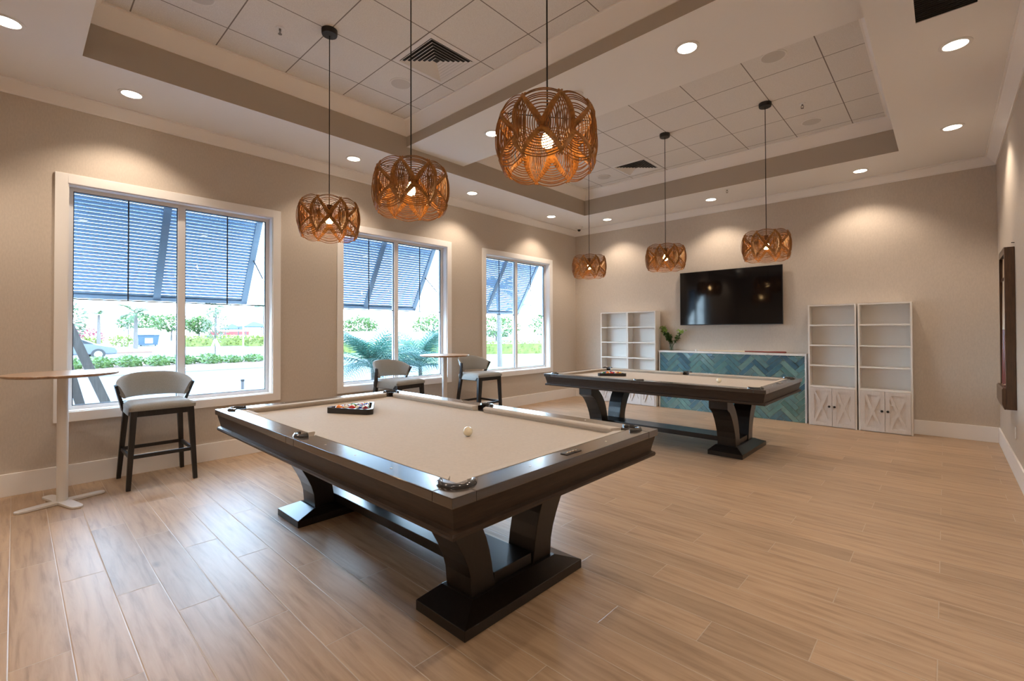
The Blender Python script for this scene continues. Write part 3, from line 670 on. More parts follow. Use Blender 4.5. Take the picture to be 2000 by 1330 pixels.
# ------------------------------------------------------------------ bar stools
def make_stool():
    t = thing('bar_stool', '', 'bar stool', group='grey upholstered bar stools')
    ap = MB()
    # seat frame (apron)
    fr = [(0.285, -0.238), (0.285, 0.238)]; bk = [(-0.185, 0.225), (-0.185, -0.225)]
    poly = fr + bk
    ap.prism([(0.283, -0.236), (0.283, 0.236), (-0.19, 0.222), (-0.19, -0.222)], lambda p: (p[0], p[1], 0.645), lambda p: (p[0], p[1], 0.70))
    ap.build('seat_frame', MAT['stoolwood'], t, bevel=0.004)
    # cushion: rounded slab with crown
    c = MB(); N = 10; vs = []; top = []; nx_, ny_ = 12, 12
    for i in range(nx_ + 1):
        for j in range(ny_ + 1):
            u, v = -1 + 2 * i / nx_, -1 + 2 * j / ny_
            hw = 0.243 + (0.252 - 0.243) * (u + 1) / 2
            x = 0.05 + 0.243 * u; y = hw * v
            e = max(abs(u), abs(v)); z = 0.768 - 0.008 * (u * u + v * v) / 2 - 0.03 * max(0, (e - 0.72) / 0.28) ** 2.2
            vs.append((x, y, z))
    idx = lambda i, j: i * (ny_ + 1) + j
    fs = [(idx(i, j), idx(i + 1, j), idx(i + 1, j + 1), idx(i, j + 1)) for i in range(nx_) for j in range(ny_)]
    edge = [idx(i, 0) for i in range(nx_ + 1)] + [idx(nx_, j) for j in range(1, ny_ + 1)] + [idx(i, ny_) for i in range(nx_ - 1, -1, -1)] + [idx(0, j) for j in range(ny_ - 1, 0, -1)]
    b0 = len(vs); vs += [(0.05 + (vs[k][0] - 0.05) * 0.985, vs[k][1] * 0.985, (0.655 if abs(vs[k][1]) > 0.235 and vs[k][0] < 0.245 else 0.698)) for k in edge]; ne = len(edge)
    fs += [(edge[k], b0 + k, b0 + (k + 1) % ne, edge[(k + 1) % ne]) for k in range(ne)] + [tuple(range(b0, b0 + ne))]
    c.add(vs, fs); c.build('seat_cushion', MAT['fabric'], t, smooth=70)
    for sy in (-1, 1):
        MB().bar((0.262, sy * 0.214, 0.70), (0.272, sy * 0.252, 0.0), 0.048, 0.05, up=(1, 0, 0), w2=0.034, t2=0.036).build('leg', MAT['stoolwood'], t, bevel=0.003)
        MB().bar((-0.165, sy * 0.212, 0.70), (-0.262, sy * 0.255, 0.0), 0.046, 0.05, up=(1, 0, 0), w2=0.034, t2=0.036).build('leg', MAT['stoolwood'], t, bevel=0.003)
        MB().bar((-0.155, sy * 0.232, 0.66), (-0.045, sy * 0.305, 0.915), 0.03, 0.05, up=(1, 0, 0.3), w2=0.022, t2=0.034).build('back_post', MAT['stoolwood'], t, bevel=0.003)
    zf = 0.29; k = (0.70 - zf) / 0.70
    fx = 0.262 + 0.010 * k; fy = 0.214 + 0.038 * k; bx = -0.165 - 0.097 * k; by = 0.212 + 0.043 * k
    for a, b in (((fx, -fy, zf), (fx, fy, zf)), ((bx, -by, zf), (bx, by, zf)), ((bx, -by, zf), (fx, -fy, zf)), ((bx, by, zf), (fx, fy, zf))):
        MB().bar(a, b, 0.02, 0.032).build('stretcher', MAT['stoolwood'], t, bevel=0.002)
    # wrap-around shell
    vs = []; nu, nv = 22, 8
    def sp(u, v, off):
        phi = u * R(84); W_ = 0.238 + 0.058 * v; D = 0.215
        x = -0.255 - 0.045 * v + D * (1 - math.cos(phi)) + 0.05 * v * abs(u) ** 3; y = W_ * math.sin(phi) / math.sin(R(84))
        nrm = Vector((-math.cos(phi), math.sin(phi), 0))
        ztop = 1.015 - 0.10 * abs(u) ** 2.6; z = 0.785 + (ztop - 0.785) * v
        p = Vector((x, y, z)) + nrm * off; return p
    for off in (0.017, -0.017):
        for i in range(nu + 1):
            for j in range(nv + 1):
                v = j / nv; th = 1 - 0.55 * (abs(2 * v - 1) ** 6) - 0.0
                vs.append(sp(-1 + 2 * i / nu, v, off * th))
    A = (nu + 1) * (nv + 1); id2 = lambda s, i, j: s * A + i * (nv + 1) + j
    fs = []
    for i in range(nu):
        for j in range(nv):
            fs.append((id2(0, i, j), id2(0, i + 1, j), id2(0, i + 1, j + 1), id2(0, i, j + 1))); fs.append((id2(1, i, j), id2(1, i, j + 1), id2(1, i + 1, j + 1), id2(1, i + 1, j)))
        fs.append((id2(0, i, 0), id2(1, i, 0), id2(1, i + 1, 0), id2(0, i + 1, 0))); fs.append((id2(0, i, nv), id2(0, i + 1, nv), id2(1, i + 1, nv), id2(1, i, nv)))
    for j in range(nv):
        fs.append((id2(0, 0, j), id2(0, 0, j + 1), id2(1, 0, j + 1), id2(1, 0, j))); fs.append((id2(0, nu, j), id2(1, nu, j), id2(1, nu, j + 1), id2(0, nu, j + 1)))
    MB().add(vs, fs).build('backrest', MAT['fabric'], t, smooth=60)
    return t
st = make_stool(); st.location = (0.325, 0.95, 0); st['label'] = 'grey bar stool in front of the leftmost window'
dup(st, (0.36, 3.61, 0), R(8), 'grey bar stool in front of the middle window, partly behind the near pool table')
dup(st, (0.40, 5.10, 0), R(-1), 'grey bar stool to the right of the far bar table, between two windows')

def bar_table(x, y, rz, label):
    t = thing('bar_table', label, 'bar table', (x, y, 0), rz, 'round pedestal bar tables')
    MB().lathe([(0.335, 1.048), (0.355, 1.056), (0.357, 1.068), (0.353, 1.072), (0.0005, 1.072)], 56).build('tabletop', MAT['tabletop'], t, smooth=40)
    MB().lathe([(0.036, 0.02), (0.036, 1.044), (0.11, 1.046), (0.11, 1.05)], 28).build('pedestal', MAT['tablewhite'], t, smooth=40)
    m = MB()
    for k in range(4):
        a = R(90 * k); d = Vector((math.cos(a), math.sin(a), 0)); n = Vector((-d.y, d.x, 0)); pts = []
        poly = [(0.0, -0.045), (0.24, -0.04), (0.272, -0.032), (0.285, -0.012), (0.285, 0.012), (0.272, 0.032), (0.24, 0.04), (0.0, 0.045)]
        m.prism(poly, lambda p: d * p[0] + n * p[1] + Vector((0, 0, 0.002)), lambda p: d * p[0] + n * p[1] + Vector((0, 0, 0.022 - 0.02 * p[0])))
    m.build('cross_base', MAT['tablewhite'], t, bevel=0.002)
bar_table(0.555, 0.28, R(17), 'round high table with brown top on a white pedestal at the left edge'); bar_table(0.555, 4.295, R(20), 'round high table between two bar stools beside the middle window')

# ------------------------------------------------------------------ bookcases
def bookcase(x0, x1, H, D, shelves, ztopdoor, label):
    w = x1 - x0 - 0.004; t = thing('bookcase', label, 'bookcase', (x0 + 0.002, YB - 0.018, 0), group='white bookcases with cupboard doors')
    D -= 0.018; th = 0.02
    c = MB(); c.box(0, -D, 0, th, 0, H); c.box(w - th, -D, 0, w, 0, H); c.box(th, -D, H - th, w - th, 0, H); c.box(th, -D + 0.012, 0, w - th, 0, 0.03); c.box(th, -0.008, 0.03, w - th, 0, H - th)
    c.build('carcass', MAT['shelf'], t, bevel=0.0015)
    for z in shelves: box('shelf', MAT['shelf'], t, (th, -D + 0.004, z - 0.01, w - th, -0.008, z + 0.01), 0.0015)
    box('shelf', MAT['shelf'], t, (th, -D + 0.001, ztopdoor, w - th, -0.008, ztopdoor + 0.022), 0.0015)
    dw = (w - 2 * th) / 2; z0, z1 = 0.012, ztopdoor - 0.003
    for k in (0, 1):
        a, b = th + k * dw + 0.002, th + (k + 1) * dw - 0.002
        d = MB(); d.box(a, -D + 0.006, z0, b, -D + 0.018, z1)
        yf = -D - 0.004; fw = 0.05
        for p in ((a, z0, a + fw, z1), (b - fw, z0, b, z1), (a + fw, z0, b - fw, z0 + fw), (a + fw, z1 - fw, b - fw, z1)): d.box(p[0], yf - 0.004, p[1], p[2], -D + 0.007, p[3])
        for e0, e1, dy_ in (((a + fw, z0 + fw), (b - fw, z1 - fw), 0.0), ((b - fw, z0 + fw), (a + fw, z1 - fw), 0.0012)): d.bar((e0[0], yf + 0.004 + dy_, e0[1]), (e1[0], yf + 0.004 + dy_, e1[1]), 0.014, 0.034, up=(1, 0, 0))
        dr = d.build('door', MAT['door'], t)
        kx = b - 0.03 if k == 0 else a + 0.03
        kn = MB().lathe([(0.006, 0.0), (0.006, 0.012), (0.016, 0.016), (0.016, 0.026), (0.010, 0.03), (0.0005, 0.031)], 16).build('knob', MAT['black'], dr, smooth=40)
        kn.rotation_euler = (R(90), 0, 0); kn.location = (kx, yf - 0.003, 0.298)
    return t
SH = (1.485, 1.188, 0.89)
bookcase(4.395, 4.985, 1.79, 0.227, SH, 0.567, 'white bookcase right of the teal counter, the left one of that pair')
bookcase(4.999, 5.588, 1.79, 0.227, SH, 0.567, 'rightmost white bookcase, nearest the right wall')
bookcase(0.78, 1.372, 1.786, 0.231, SH, 0.567, 'leftmost white bookcase, nearest the window wall')
bookcase(1.372, 1.963, 1.786, 0.231, SH, 0.567, 'white bookcase just left of the teal counter, beside the flower vase')

# ------------------------------------------------------------------ tiled counter
CX0, CX1, CD, CH = 1.995, 4.358, 0.16, 1.052
t = thing('tiled_counter', 'long counter faced with teal herringbone tiles under the TV', 'counter', (CX0, YB - 0.018, 0))
CLn = CX1 - CX0; d = CD - 0.018
box('core', MAT['grout'], t, (0.02, -d + 0.012, 0, CLn - 0.02, 0, CH - 0.034))
box('end_panel', MAT['stone'], t, (0, -d, 0, 0.02, 0, CH - 0.032), 0.001); box('end_panel', MAT['stone'], t, (CLn - 0.02, -d, 0, CLn, 0, CH - 0.032), 0.001)
box('worktop', MAT['stone'], t, (-0.004, -d - 0.008, CH - 0.032, CLn + 0.004, 0, CH), 0.002)
def clip(poly, x0, z0, x1, z1):
    for ax, lim, sgn in ((0, x0, 1), (0, x1, -1), (1, z0, 1), (1, z1, -1)):
        out = []
        for i in range(len(poly)):
            p, q = poly[i], poly[(i + 1) % len(poly)]; a, b = sgn * (p[ax] - lim), sgn * (q[ax] - lim)
            if a >= 0: out.append(p)
            if (a >= 0) != (b >= 0):
                k = a / (a - b); out.append((p[0] + (q[0] - p[0]) * k, p[1] + (q[1] - p[1]) * k))
        poly = out
        if len(poly) < 3: return []
    return poly
tl = MB(); cols = []; W_ = 0.0735; n = 4; cr = random.Random(11)
pal = [(0.13, 0.225, 0.26), (0.10, 0.185, 0.235), (0.17, 0.26, 0.275), (0.15, 0.25, 0.25), (0.20, 0.285, 0.275), (0.085, 0.155, 0.215)]
g = 0.0027 / W_
c45 = math.cos(R(45))
for a in range(-40, 60):
    for k in range(-8, 9):
        for typ in (0, 1):
            if typ == 0: X0, Y0, X1, Y1 = a + 2 * n * k, a, a + 2 * n * k + n, a + 1
            else: X0, Y0, X1, Y1 = a, a - 2 * n + 1 + 2 * n * k, a + 1, a - 2 * n + 1 + 2 * n * k + n
            q = [(X0 + g, Y0 + g), (X1 - g, Y0 + g), (X1 - g, Y1 - g), (X0 + g, Y1 - g)]
            pr = [((px - py) * c45 * W_ + 1.02, (px + py) * c45 * W_ + 0.02) for px, py in q]
            if max(p[0] for p in pr) < 0 or min(p[0] for p in pr) > CLn or max(p[1] for p in pr) < 0 or min(p[1] for p in pr) > CH: continue
            pr = clip(pr, 0.021, 0.002, CLn - 0.021, CH - 0.034)
            if len(pr) < 3: continue
            nf = len(tl.f); tw = cr.uniform(-0.002, 0.002); tw2 = cr.uniform(-0.002, 0.002)
            mxp = sum(p[0] for p in pr) / len(pr); mzp = sum(p[1] for p in pr) / len(pr)
            tl.prism(pr, lambda p: (p[0], -d + 0.012, p[1]), lambda p: (p[0], -d + 0.002 + tw * (p[0] - mxp) / 0.1 + tw2 * (p[1] - mzp) / 0.1, p[1]))
            cc = cr.choice(pal); f_ = cr.uniform(0.85, 1.15); cols += [(cc[0] * f_ * 0.82, cc[1] * f_ * 1.02, cc[2] * f_)] * (len(tl.f) - nf)
to = tl.build('tile_face', MAT['hbone'], t, recalc=False)
at = to.data.color_attributes.new('tint', 'FLOAT_COLOR', 'CORNER'); li = 0
for p, cc in zip(to.data.polygons, cols):
    for l in p.loop_indices: at.data[l].color = (*cc, 1)

# TV
t = thing('television', 'large black wall-mounted television above the teal counter', 'television', (3.2, YB, 1.988))
hw, hh = 0.83, 0.475
b = MB(); b.box(-hw, -0.075, -hh, hw, -0.045, hh); b.build('tv_bezel', MAT['black'], t, bevel=0.003)
box('screen', MAT['screen'], t, (-hw + 0.008, -0.0765, -hh + 0.014, hw - 0.008, -0.074, hh - 0.008))
box('wall_mount', MAT['black'], t, (-0.3, -0.045, -0.22, 0.3, -0.001, 0.22))

# vase and greenery on the counter
vx, vy = 2.205, 8.285
t = thing('glass_vase', 'small clear glass vase on the left end of the teal counter', 'vase', (vx, vy, CH))
MB().lathe([(0.030, 0.001), (0.034, 0.004), (0.036, 0.06), (0.03, 0.13), (0.034, 0.16), (0.032, 0.16), (0.028, 0.13), (0.033, 0.06), (0.03, 0.012), (0.001, 0.01)], 24).build('vase_body', MAT['vase'], t, smooth=50)
t = thing('cut_greenery', 'bunch of dark green stems with lime blossoms standing in the glass vase', 'plant', (vx, vy, CH + 0.012))
stems = MB(); leaves = MB(); blossoms = MB(); lr = random.Random(5)
def leafquad(mb, p, d, L, w):
    d = Vector(d).normalized(); u = d.cross(Vector((0, 0, 1)));
    if u.length < 1e-3: u = Vector((1, 0, 0))
    u.normalize(); n_ = u.cross(d); u = (u * math.cos(0.7) + n_ * math.sin(0.7) * lr.choice((-1, 1)))
    p = Vector(p); mb.add([p, p + d * L * 0.4 + u * w, p + d * L, p + d * L * 0.4 - u * w], [(0, 1, 2, 3)])
for ex, ez, ey in ((-0.155, 0.40, -0.01), (-0.11, 0.36, -0.03), (-0.07, 0.31, 0.02), (-0.03, 0.27, -0.03), (0.19, 0.335, -0.01), (0.14, 0.26, 0.015)):
    pts = [Vector((0.01 * lr.uniform(-1, 1), 0.01 * lr.uniform(-1, 1), 0.0))]
    for k in range(1, 7):
        s = k / 6; pts.append(Vector((ex * s ** 1.3, ey * s, ez * s)))
    stems.tube(pts, 0.0035, 5)
    for k in range(46 if ex < 0 else 22):
        s = lr.uniform(0.42, 1.0); b0 = Vector((ex * s ** 1.3, ey * s, ez * s)); leafquad(leaves, b0, (lr.uniform(-1, 1), lr.uniform(-1, 1), lr.uniform(-0.4, 0.8)), lr.uniform(0.04, 0.075), lr.uniform(0.012, 0.021))
    if ez > 0.32:
        for k in range(34): blossoms.sphere((ex + lr.gauss(0, 0.027), ey + lr.gauss(0, 0.02), ez + lr.gauss(0, 0.024)), 0.012, 7, 5)
stems.build('stems', MAT['stem'], t); leaves.build('leaves', MAT['leaf'], t, recalc=False); blossoms.build('blossoms', leaf_material('lime_blossom', (0.32, 0.46, 0.10)), t, smooth=80)

def cue(name_loc, label, a, b):
    a, b = Vector(a), Vector(b); L = (b - a).length
    t = thing('cue_stick', label, 'cue stick', a); d = (b - a)
    P = lambda k: d * k
    MB().tube([P(0.003), P(0.56)], [0.0062, 0.0105], 12).build('shaft', MAT['cueshaft'], t, smooth=60)
    MB().tube([P(0.56), P(0.8), P(0.99), P(1.0)], [0.0106, 0.013, 0.0148, 0.012], 12).build('butt', MAT['cuebutt'], t, smooth=60)
    MB().tube([P(0.0), P(0.004)], [0.0058, 0.0062], 12).build('ferrule_tip', MAT['pearl'], t, smooth=60)
    return t
cue(0, 'cue stick with red-brown butt lying along the counter top', (2.70, 8.275, CH + 0.0148), (4.08, 8.275, CH + 0.0148))
tag(MB().box(2.648, 8.262, CH, 2.676, 8.29, CH + 0.026).build('cue_chalk', MAT['plastic'], bevel=0.003), 'small pale cube of cue chalk at the tip of the counter cue', 'cue chalk')

# ------------------------------------------------------------------ right wall: cue rack and outlet
t = thing('cue_rack', 'tall dark walnut wall rack for cues on the right wall', 'cue rack', (XR, 6.45, 0.645))
D, WY, H = 0.07, 0.62, 1.552
f = MB(); f.box(-D, 0, 0, -0.001, 0.045, H); f.box(-D, WY - 0.045, 0, -0.001, WY, H); f.box(-D, 0.045, H - 0.06, -0.001, WY - 0.045, H); f.build('rack_side', MAT['rackwood'], t, bevel=0.004)
box('backboard', MAT['felt'], t, (-0.018, 0.045, 0.2, -0.001, WY - 0.045, H - 0.06))
b = MB(); b.prism([(-0.0705, 0.0), (-0.082, 0.0), (-0.098, 0.05), (-0.098, 0.19), (-0.090, 0.205), (-0.0705, 0.205)], lambda p: (p[0], 0.001, p[1]), lambda p: (p[0], WY - 0.001, p[1])); b.box(-0.07, 0.046, 0.0, -0.002, WY - 0.046, 0.2); b.build('cue_tray', MAT['rackwood'], t, bevel=0.002)
h = MB(); h.tube([(-0.072, 0.02, 0.24), (-0.092, 0.02, 0.232), (-0.095, 0.02, 0.25)], 0.003, 6); h.build('brass_hook', MAT['plate'], t)
c = MB()
for k in range(4): c.box(-0.062, 0.12 + k * 0.125 - 0.045, H - 0.30, -0.018, 0.12 + k * 0.125 - 0.03, H - 0.27); c.box(-0.062, 0.12 + k * 0.125 + 0.03, H - 0.30, -0.018, 0.12 + k * 0.125 + 0.045, H - 0.27)
c.build('cue_clips', MAT['rackwood'], t)
for k, lb in enumerate(('nearest cue standing in the right wall rack', 'second cue from the near side in the wall rack', 'third cue from the near side in the wall rack')):
    cue(0, lb, (XR - 0.05, 6.57 + k * 0.125, 0.852 + 1.27), (XR - 0.06, 6.57 + k * 0.125, 0.852))
t = thing('wall_outlet', 'white electrical outlet plate low on the right wall', 'outlet', (XR, 6.56, 0.42))
box('cover_plate', MAT['plastic'], t, (-0.006, -0.036, -0.058, -0.0005, 0.036, 0.058), 0.002)
for z in (-0.022, 0.022): box('socket_face', MAT['plastic'], t, (-0.0085, -0.016, z - 0.014, -0.0055, 0.016, z + 0.014), 0.001)
tag(MB().tube([(XR, 6.47, 2.235), (XR - 0.022, 6.47, 2.238)], 0.004, 8).build('wall_screw', MAT['black']), 'small dark screw in the right wall just above the cue rack', 'screw')

# ------------------------------------------------------------------ outdoors
G = -0.15
struct(MB().box(-400, -250, G - 0.2, -0.2, 400, G).build('ground', MAT['asphalt']))
struct(MB().box(-2.0, 3.4, G, -0.2, 20, G + 0.02).build('ground_bed', MAT['mulch']))
struct(MB().box(-9.0, 9.8, G, -2.0, 40, G + 0.015).build('ground_lawn', MAT['lawn']))
struct(MB().box(-40, 14, G, -9.0, 60, G + 0.012).build('ground_lawn_far', MAT['lawn']))
struct(MB().box(-22.6, -1, G, -17.0, 8.9, G + 0.14).build('ground_island', MAT['mulch'], bevel=0.02))
struct(MB().box(-17.0, -1, G, -16.3, 9.1, G + 0.15).build('trim_island_kerb', MAT['concrete'], bevel=0.02))
struct(MB().box(-62, -4, G, -40, 7.5, G + 0.14).build('ground_island_far', MAT['mulch'], bevel=0.02))
ww = MB().box(-66.5, -30, G, -66, 11.9, 1.9); ww.box(-66.55, -30, 1.9, -65.95, 11.9, 2.0)
tag(ww.build('boundary_wall', MAT['whitewall']), 'long white boundary wall beyond the car park with a darker cap', 'wall')
w2 = MB().box(-70, 62, G, -52, 62.5, 1.7); w2.box(-62.5, 30, G, -62, 62, 1.55)
tag(w2.build('garden_wall', MAT['whitewall']), 'white garden wall behind the hedge seen through the far windows', 'wall')

def leafcloud(mb, c, rx, ry, rz, n, L, rg, flat=0.3):
    for _ in range(n):
        while True:
            p = (rg.uniform(-1, 1), rg.uniform(-1, 1), rg.uniform(-1, 1)); q = p[0] ** 2 + p[1] ** 2 + p[2] ** 2
            if 0.2 < q < 1: break
        o = Vector((c[0] + p[0] * rx, c[1] + p[1] * ry, c[2] + p[2] * rz))
        d = Vector((p[0] + rg.gauss(0, .6), p[1] + rg.gauss(0, .6), p[2] * 0.7 + rg.gauss(0.2, .6))).normalized(); u = d.orthogonal().normalized(); u.rotate(Matrix.Rotation(rg.uniform(0, 6.28), 3, d)); l = L * rg.uniform(.6, 1.2)
        mb.add([o, o + d * l * .5 + u * l * .28, o + d * l, o + d * l * .5 - u * l * .28], [(0, 1, 2, 3)])
def shrub(name, x, y, rx, ry, h, m, n, L, label, group, seed):
    rg = random.Random(seed); t = thing(name, label, 'shrub', (x, y, G), group=group)
    s = MB()
    for k in range(5): s.tube([(0, 0, 0), (rg.uniform(-.5, .5) * rx, rg.uniform(-.5, .5) * ry, h * .55)], 0.012, 5)
    s.build('stems', MAT['lumber'], t); mb = MB(); leafcloud(mb, (0, 0, h * .5), rx, ry, h * .5, n, L, rg); mb.build('foliage', m, t, recalc=False)
    return t
base = shrub('bed_shrub', -19.5, 1.45, 0.9, 0.47, 0.52, MAT['shrubleaf'], 420, 0.2, 'low green shrub in the planted strip across the drive, seen through the leftmost window', 'shrubs in the planted strip', 1)
sr = random.Random(4)
for k in range(1, 8):
    s = dup(base, (-19.4 + sr.uniform(-.2, .2), 1.45 + k * 0.95, G + 0.14), sr.choice((0, math.pi)) + sr.uniform(-.1, .1)); f = sr.uniform(0.9, 1.02); s.scale = (f, f, f * (0.78 if k < 6 else 0.62))
yb = shrub('yellow_shrub', -59.5, 5.4, 0.9, 1.0, 1.15, MAT['hedgeleaf'], 300, 0.3, 'yellow-green shrub on the far island below the red one', 'yellow-green shrubs on the far island', 2)
dup(yb, (-56.6, 7.6, G + 0.14), 0.1, 'yellow-green shrub on the far island beside the palms'); dup(yb, (-56.0, 2.9, G + 0.14), 0.2, 'yellow-green shrub on the far island behind the parked car')
shrub('red_shrub', -64.5, 5.6, 0.9, 1.4, 2.0, MAT['redleaf'], 420, 0.3, 'red-leaved shrub in front of the white boundary wall', None, 3)
def hedge(x, y, rx, ry, h, label, seed, n=1500, L=0.3, rz=0):
    rg = random.Random(seed); mb = MB(); N = n
    for _ in range(N):
        o = Vector((rg.uniform(-rx, rx), rg.uniform(-ry, ry), h * rg.uniform(0.05, 1) )); d = Vector((rg.gauss(.3, .6), rg.gauss(0, .6), rg.gauss(.4, .6))).normalized(); u = d.orthogonal().normalized(); u.rotate(Matrix.Rotation(rg.uniform(0, 6.28), 3, d)); l = L * rg.uniform(.6, 1.2)
        mb.add([o, o + d * l * .5 + u * l * .3, o + d * l, o + d * l * .5 - u * l * .3], [(0, 1, 2, 3)])
    t = thing('clipped_hedge', label, 'hedge', (x, y, G), rz, 'yellow-green hedges')
    box('hedge_core', MAT['hedgeleaf'], t, (-rx * .9, -ry * .97, 0, rx * .9, ry * .97, h * .85)); mb.build('foliage', MAT['hedgeleaf'], t, recalc=False)
hedge(-57, 16.3, 1.0, 3.3, 1.15, 'long yellow-green hedge beyond the drive in front of the shade canopies', 21)
hedge(-53, 19.4, 0.8, 1.1, 1.1, 'short yellow-green hedge at the right of the leftmost window view', 22, 700)
hedge(-17.2, 24.2, 0.8, 3.4, 0.85, 'clipped yellow-green hedge seen through the window nearest the TV wall', 23, 2200, 0.16, R(-35))
hedge(-27, 18.4, 0.8, 2.2, 0.8, 'yellow-green hedge behind the palms, left half of the middle window', 24, 900, 0.2, R(-20))
hedge(-22.3, 21.0, 0.8, 1.7, 0.95, 'yellow-green hedge behind the palms, right half of the middle window', 25, 900, 0.2, R(-20))

def frond_mesh(L, droop, leaflen, nleaf, m, name, w=0.016, lw=0.055):
    mb = MB(); pts = []
    for k in range(11):
        s = k / 10; pts.append(Vector((L * s * (1 - 0.12 * s), 0, L * (0.42 * s - droop * s * s))))
    mb.tube(pts, [w * (1 - .8 * k / 10) for k in range(11)], 5)
    for k in range(nleaf):
        s = 0.14 + 0.86 * k / nleaf; i = min(9, int(s * 10)); f = s * 10 - i; p = pts[i].lerp(pts[i + 1], f); d = (pts[i + 1] - pts[i]).normalized()
        for sd in (-1, 1):
            ll = leaflen * (0.35 + 0.65 * math.sin(math.pi * min(1, s * .9 + .08)))
            dv = (d * 0.55 + Vector((0, sd, 0)) * 0.8 + Vector((0, 0, -0.18))).normalized()
            q = p + dv * ll; e = d * ll * lw
            mb.add([p - e, p + dv * ll * .5 - e + Vector((0, 0, .02)), q - Vector((0, 0, ll * .22)), p + dv * ll * .5 + e + Vector((0, 0, .02)), p + e], [(0, 1, 3, 4), (1, 2, 3)])
    me = mb.build(name, m, recalc=False); d_ = me.data; bpy.data.objects.remove(me); return d_
FR_FAR = frond_mesh(2.0, 0.75, 0.6, 22, MAT['palmleaf'], 'frond')
FR_NEAR = frond_mesh(1.0, 0.58, 0.27, 17, MAT['bushleaf'], 'frond', 0.006, 0.028)
def palm(name, loc, h, r, nf, data, scale, label, seed, group=None, lift=(5, 70)):
    rg = random.Random(seed); t = thing(name, label, 'palm tree', loc, group=group)
    tk = MB(); lean = rg.uniform(-.06, .06) * h
    tk.tube([(0, 0, 0), (lean * .3, 0, h * .5), (lean, 0, h)], [r * 1.15, r, r * .8], 10); tk.build('trunk', MAT['trunk'], t, smooth=60)
    for k in range(nf):
        o = bpy.data.objects.new('frond', data); COL.objects.link(o); o.parent = t
        o.location = (lean, 0, h - 0.02); el = R(lift[0] + (lift[1] - lift[0]) * rg.random()); o.rotation_euler = (rg.uniform(-.2, .2), -el + R(18), k * 2.39996 + rg.uniform(-.2, .2)); s = scale * rg.uniform(.8, 1.1); o.scale = (s, s, s)
    return t
palm('pygmy_palm', (-2.6, 5.0, G + 0.02), 0.82, 0.05, 56, FR_NEAR, 1.3, 'bushy teal-green palm close outside the left half of the middle window', 31, 'bushy palms outside the middle window', (12, 82))
palm('pygmy_palm', (-3.0, 6.45, G + 0.02), 0.75, 0.05, 56, FR_NEAR, 1.3, 'bushy teal-green palm close outside the right half of the middle window', 32, 'bushy palms outside the middle window', (12, 82))
palm('pygmy_palm', (-1.15, 5.35, G + 0.02), 0.22, 0.04, 12, FR_NEAR, 0.5, 'small low palm just outside the bar table window corner', 33)
palm('palm_tree', (-1.75, -0.1, G), 5.2, 0.14, 12, FR_FAR, 0.8, 'tall palm outside held up by two timber braces, left of the leftmost window', 34)
palm('palm_tree', (-49, 7.7, G), 3.3, 0.16, 14, FR_FAR, 1.0, 'palm in front of the white wall with wide drooping fronds, in the leftmost window', 35, 'palms across the car park')
palm('palm_tree', (-54, 5.6, G), 3.3, 0.15, 12, FR_FAR, 0.62, 'shorter palm left of the wide drooping one, in the leftmost window', 36, 'palms across the car park')
palm('palm_tree', (-95, 26.0, G), 6.2, 0.22, 13, FR_FAR, 1.5, 'distant palm right of the window bar, above the yellow hedge', 37, 'palms across the car park')
palm('palm_tree', (-92, 33.5, G), 6.6, 0.22, 15, FR_FAR, 1.7, 'distant palm behind the blue shade canopies', 38, 'palms across the car park')
palm('palm_tree', (-8.55, 14.71, G), 3.4, 0.10, 12, FR_FAR, 0.8, 'slim grey-trunked palm on the lawn, in the window nearest the TV wall', 39)
palm('palm_tree', (-40, 50, G), 5.0, 0.2, 14, FR_FAR, 1.3, 'distant palm above the garden wall, in the window nearest the TV wall', 40, 'palms across the car park')
def tree(loc, h, rx, rz, nleaf, L, label, seed, trunk=0.08, m='treeleaf'):
    rg = random.Random(seed); t = thing('leafy_tree', label, 'tree', loc, group='trees beyond the car park'); tk = MB(); hb = h - 2 * rz
    tk.tube([(0, 0, 0), (0.05, 0, hb), (0, 0.05, h - rz * .6)], [trunk, trunk * .8, trunk * .3], 8)
    for k in range(5): a = rg.uniform(0, 6.28); tk.tube([(0, 0, hb), (rx * .6 * math.cos(a), rx * .6 * math.sin(a), hb + rz * rg.uniform(.6, 1.3))], [trunk * .5, trunk * .15], 6)
    tk.build('trunk', MAT['trunk'], t); mb = MB(); leafcloud(mb, (0, 0, h - rz), rx, rx, rz, nleaf, L, rg); mb.build('crown', MAT[m], t, recalc=False)
tree((-60, 3.2, G), 5.0, 2.0, 2.2, 700, 0.45, 'grey-green tree at the left edge of the leftmost window', 51)
tree((-24.7, 7.87, G), 2.95, 0.62, 0.95, 420, 0.17, 'young grey-green tree held by white stakes in the planted strip', 52, 0.035)
tree((-60, 8.6, G + 0.14), 3.0, 0.9, 0.6, 160, 0.3, 'thin young tree in front of the white boundary wall', 53, 0.06)
for i, (u, v, hh, rr) in enumerate(((-105, 16, 5.2, 3.2), (-110, 22, 5.4, 3.0), (-100, 24.5, 4.6, 2.0))):
    tree((u, v, G), hh, rr, hh * .33, 900, 0.6, ('bushy green tree above the white wall over the blue bin', 'bushy green tree above the white wall right of the blue bin', 'small tree top above the white wall by the window bar')[i], 54 + i, 0.15, 'shrubleaf')
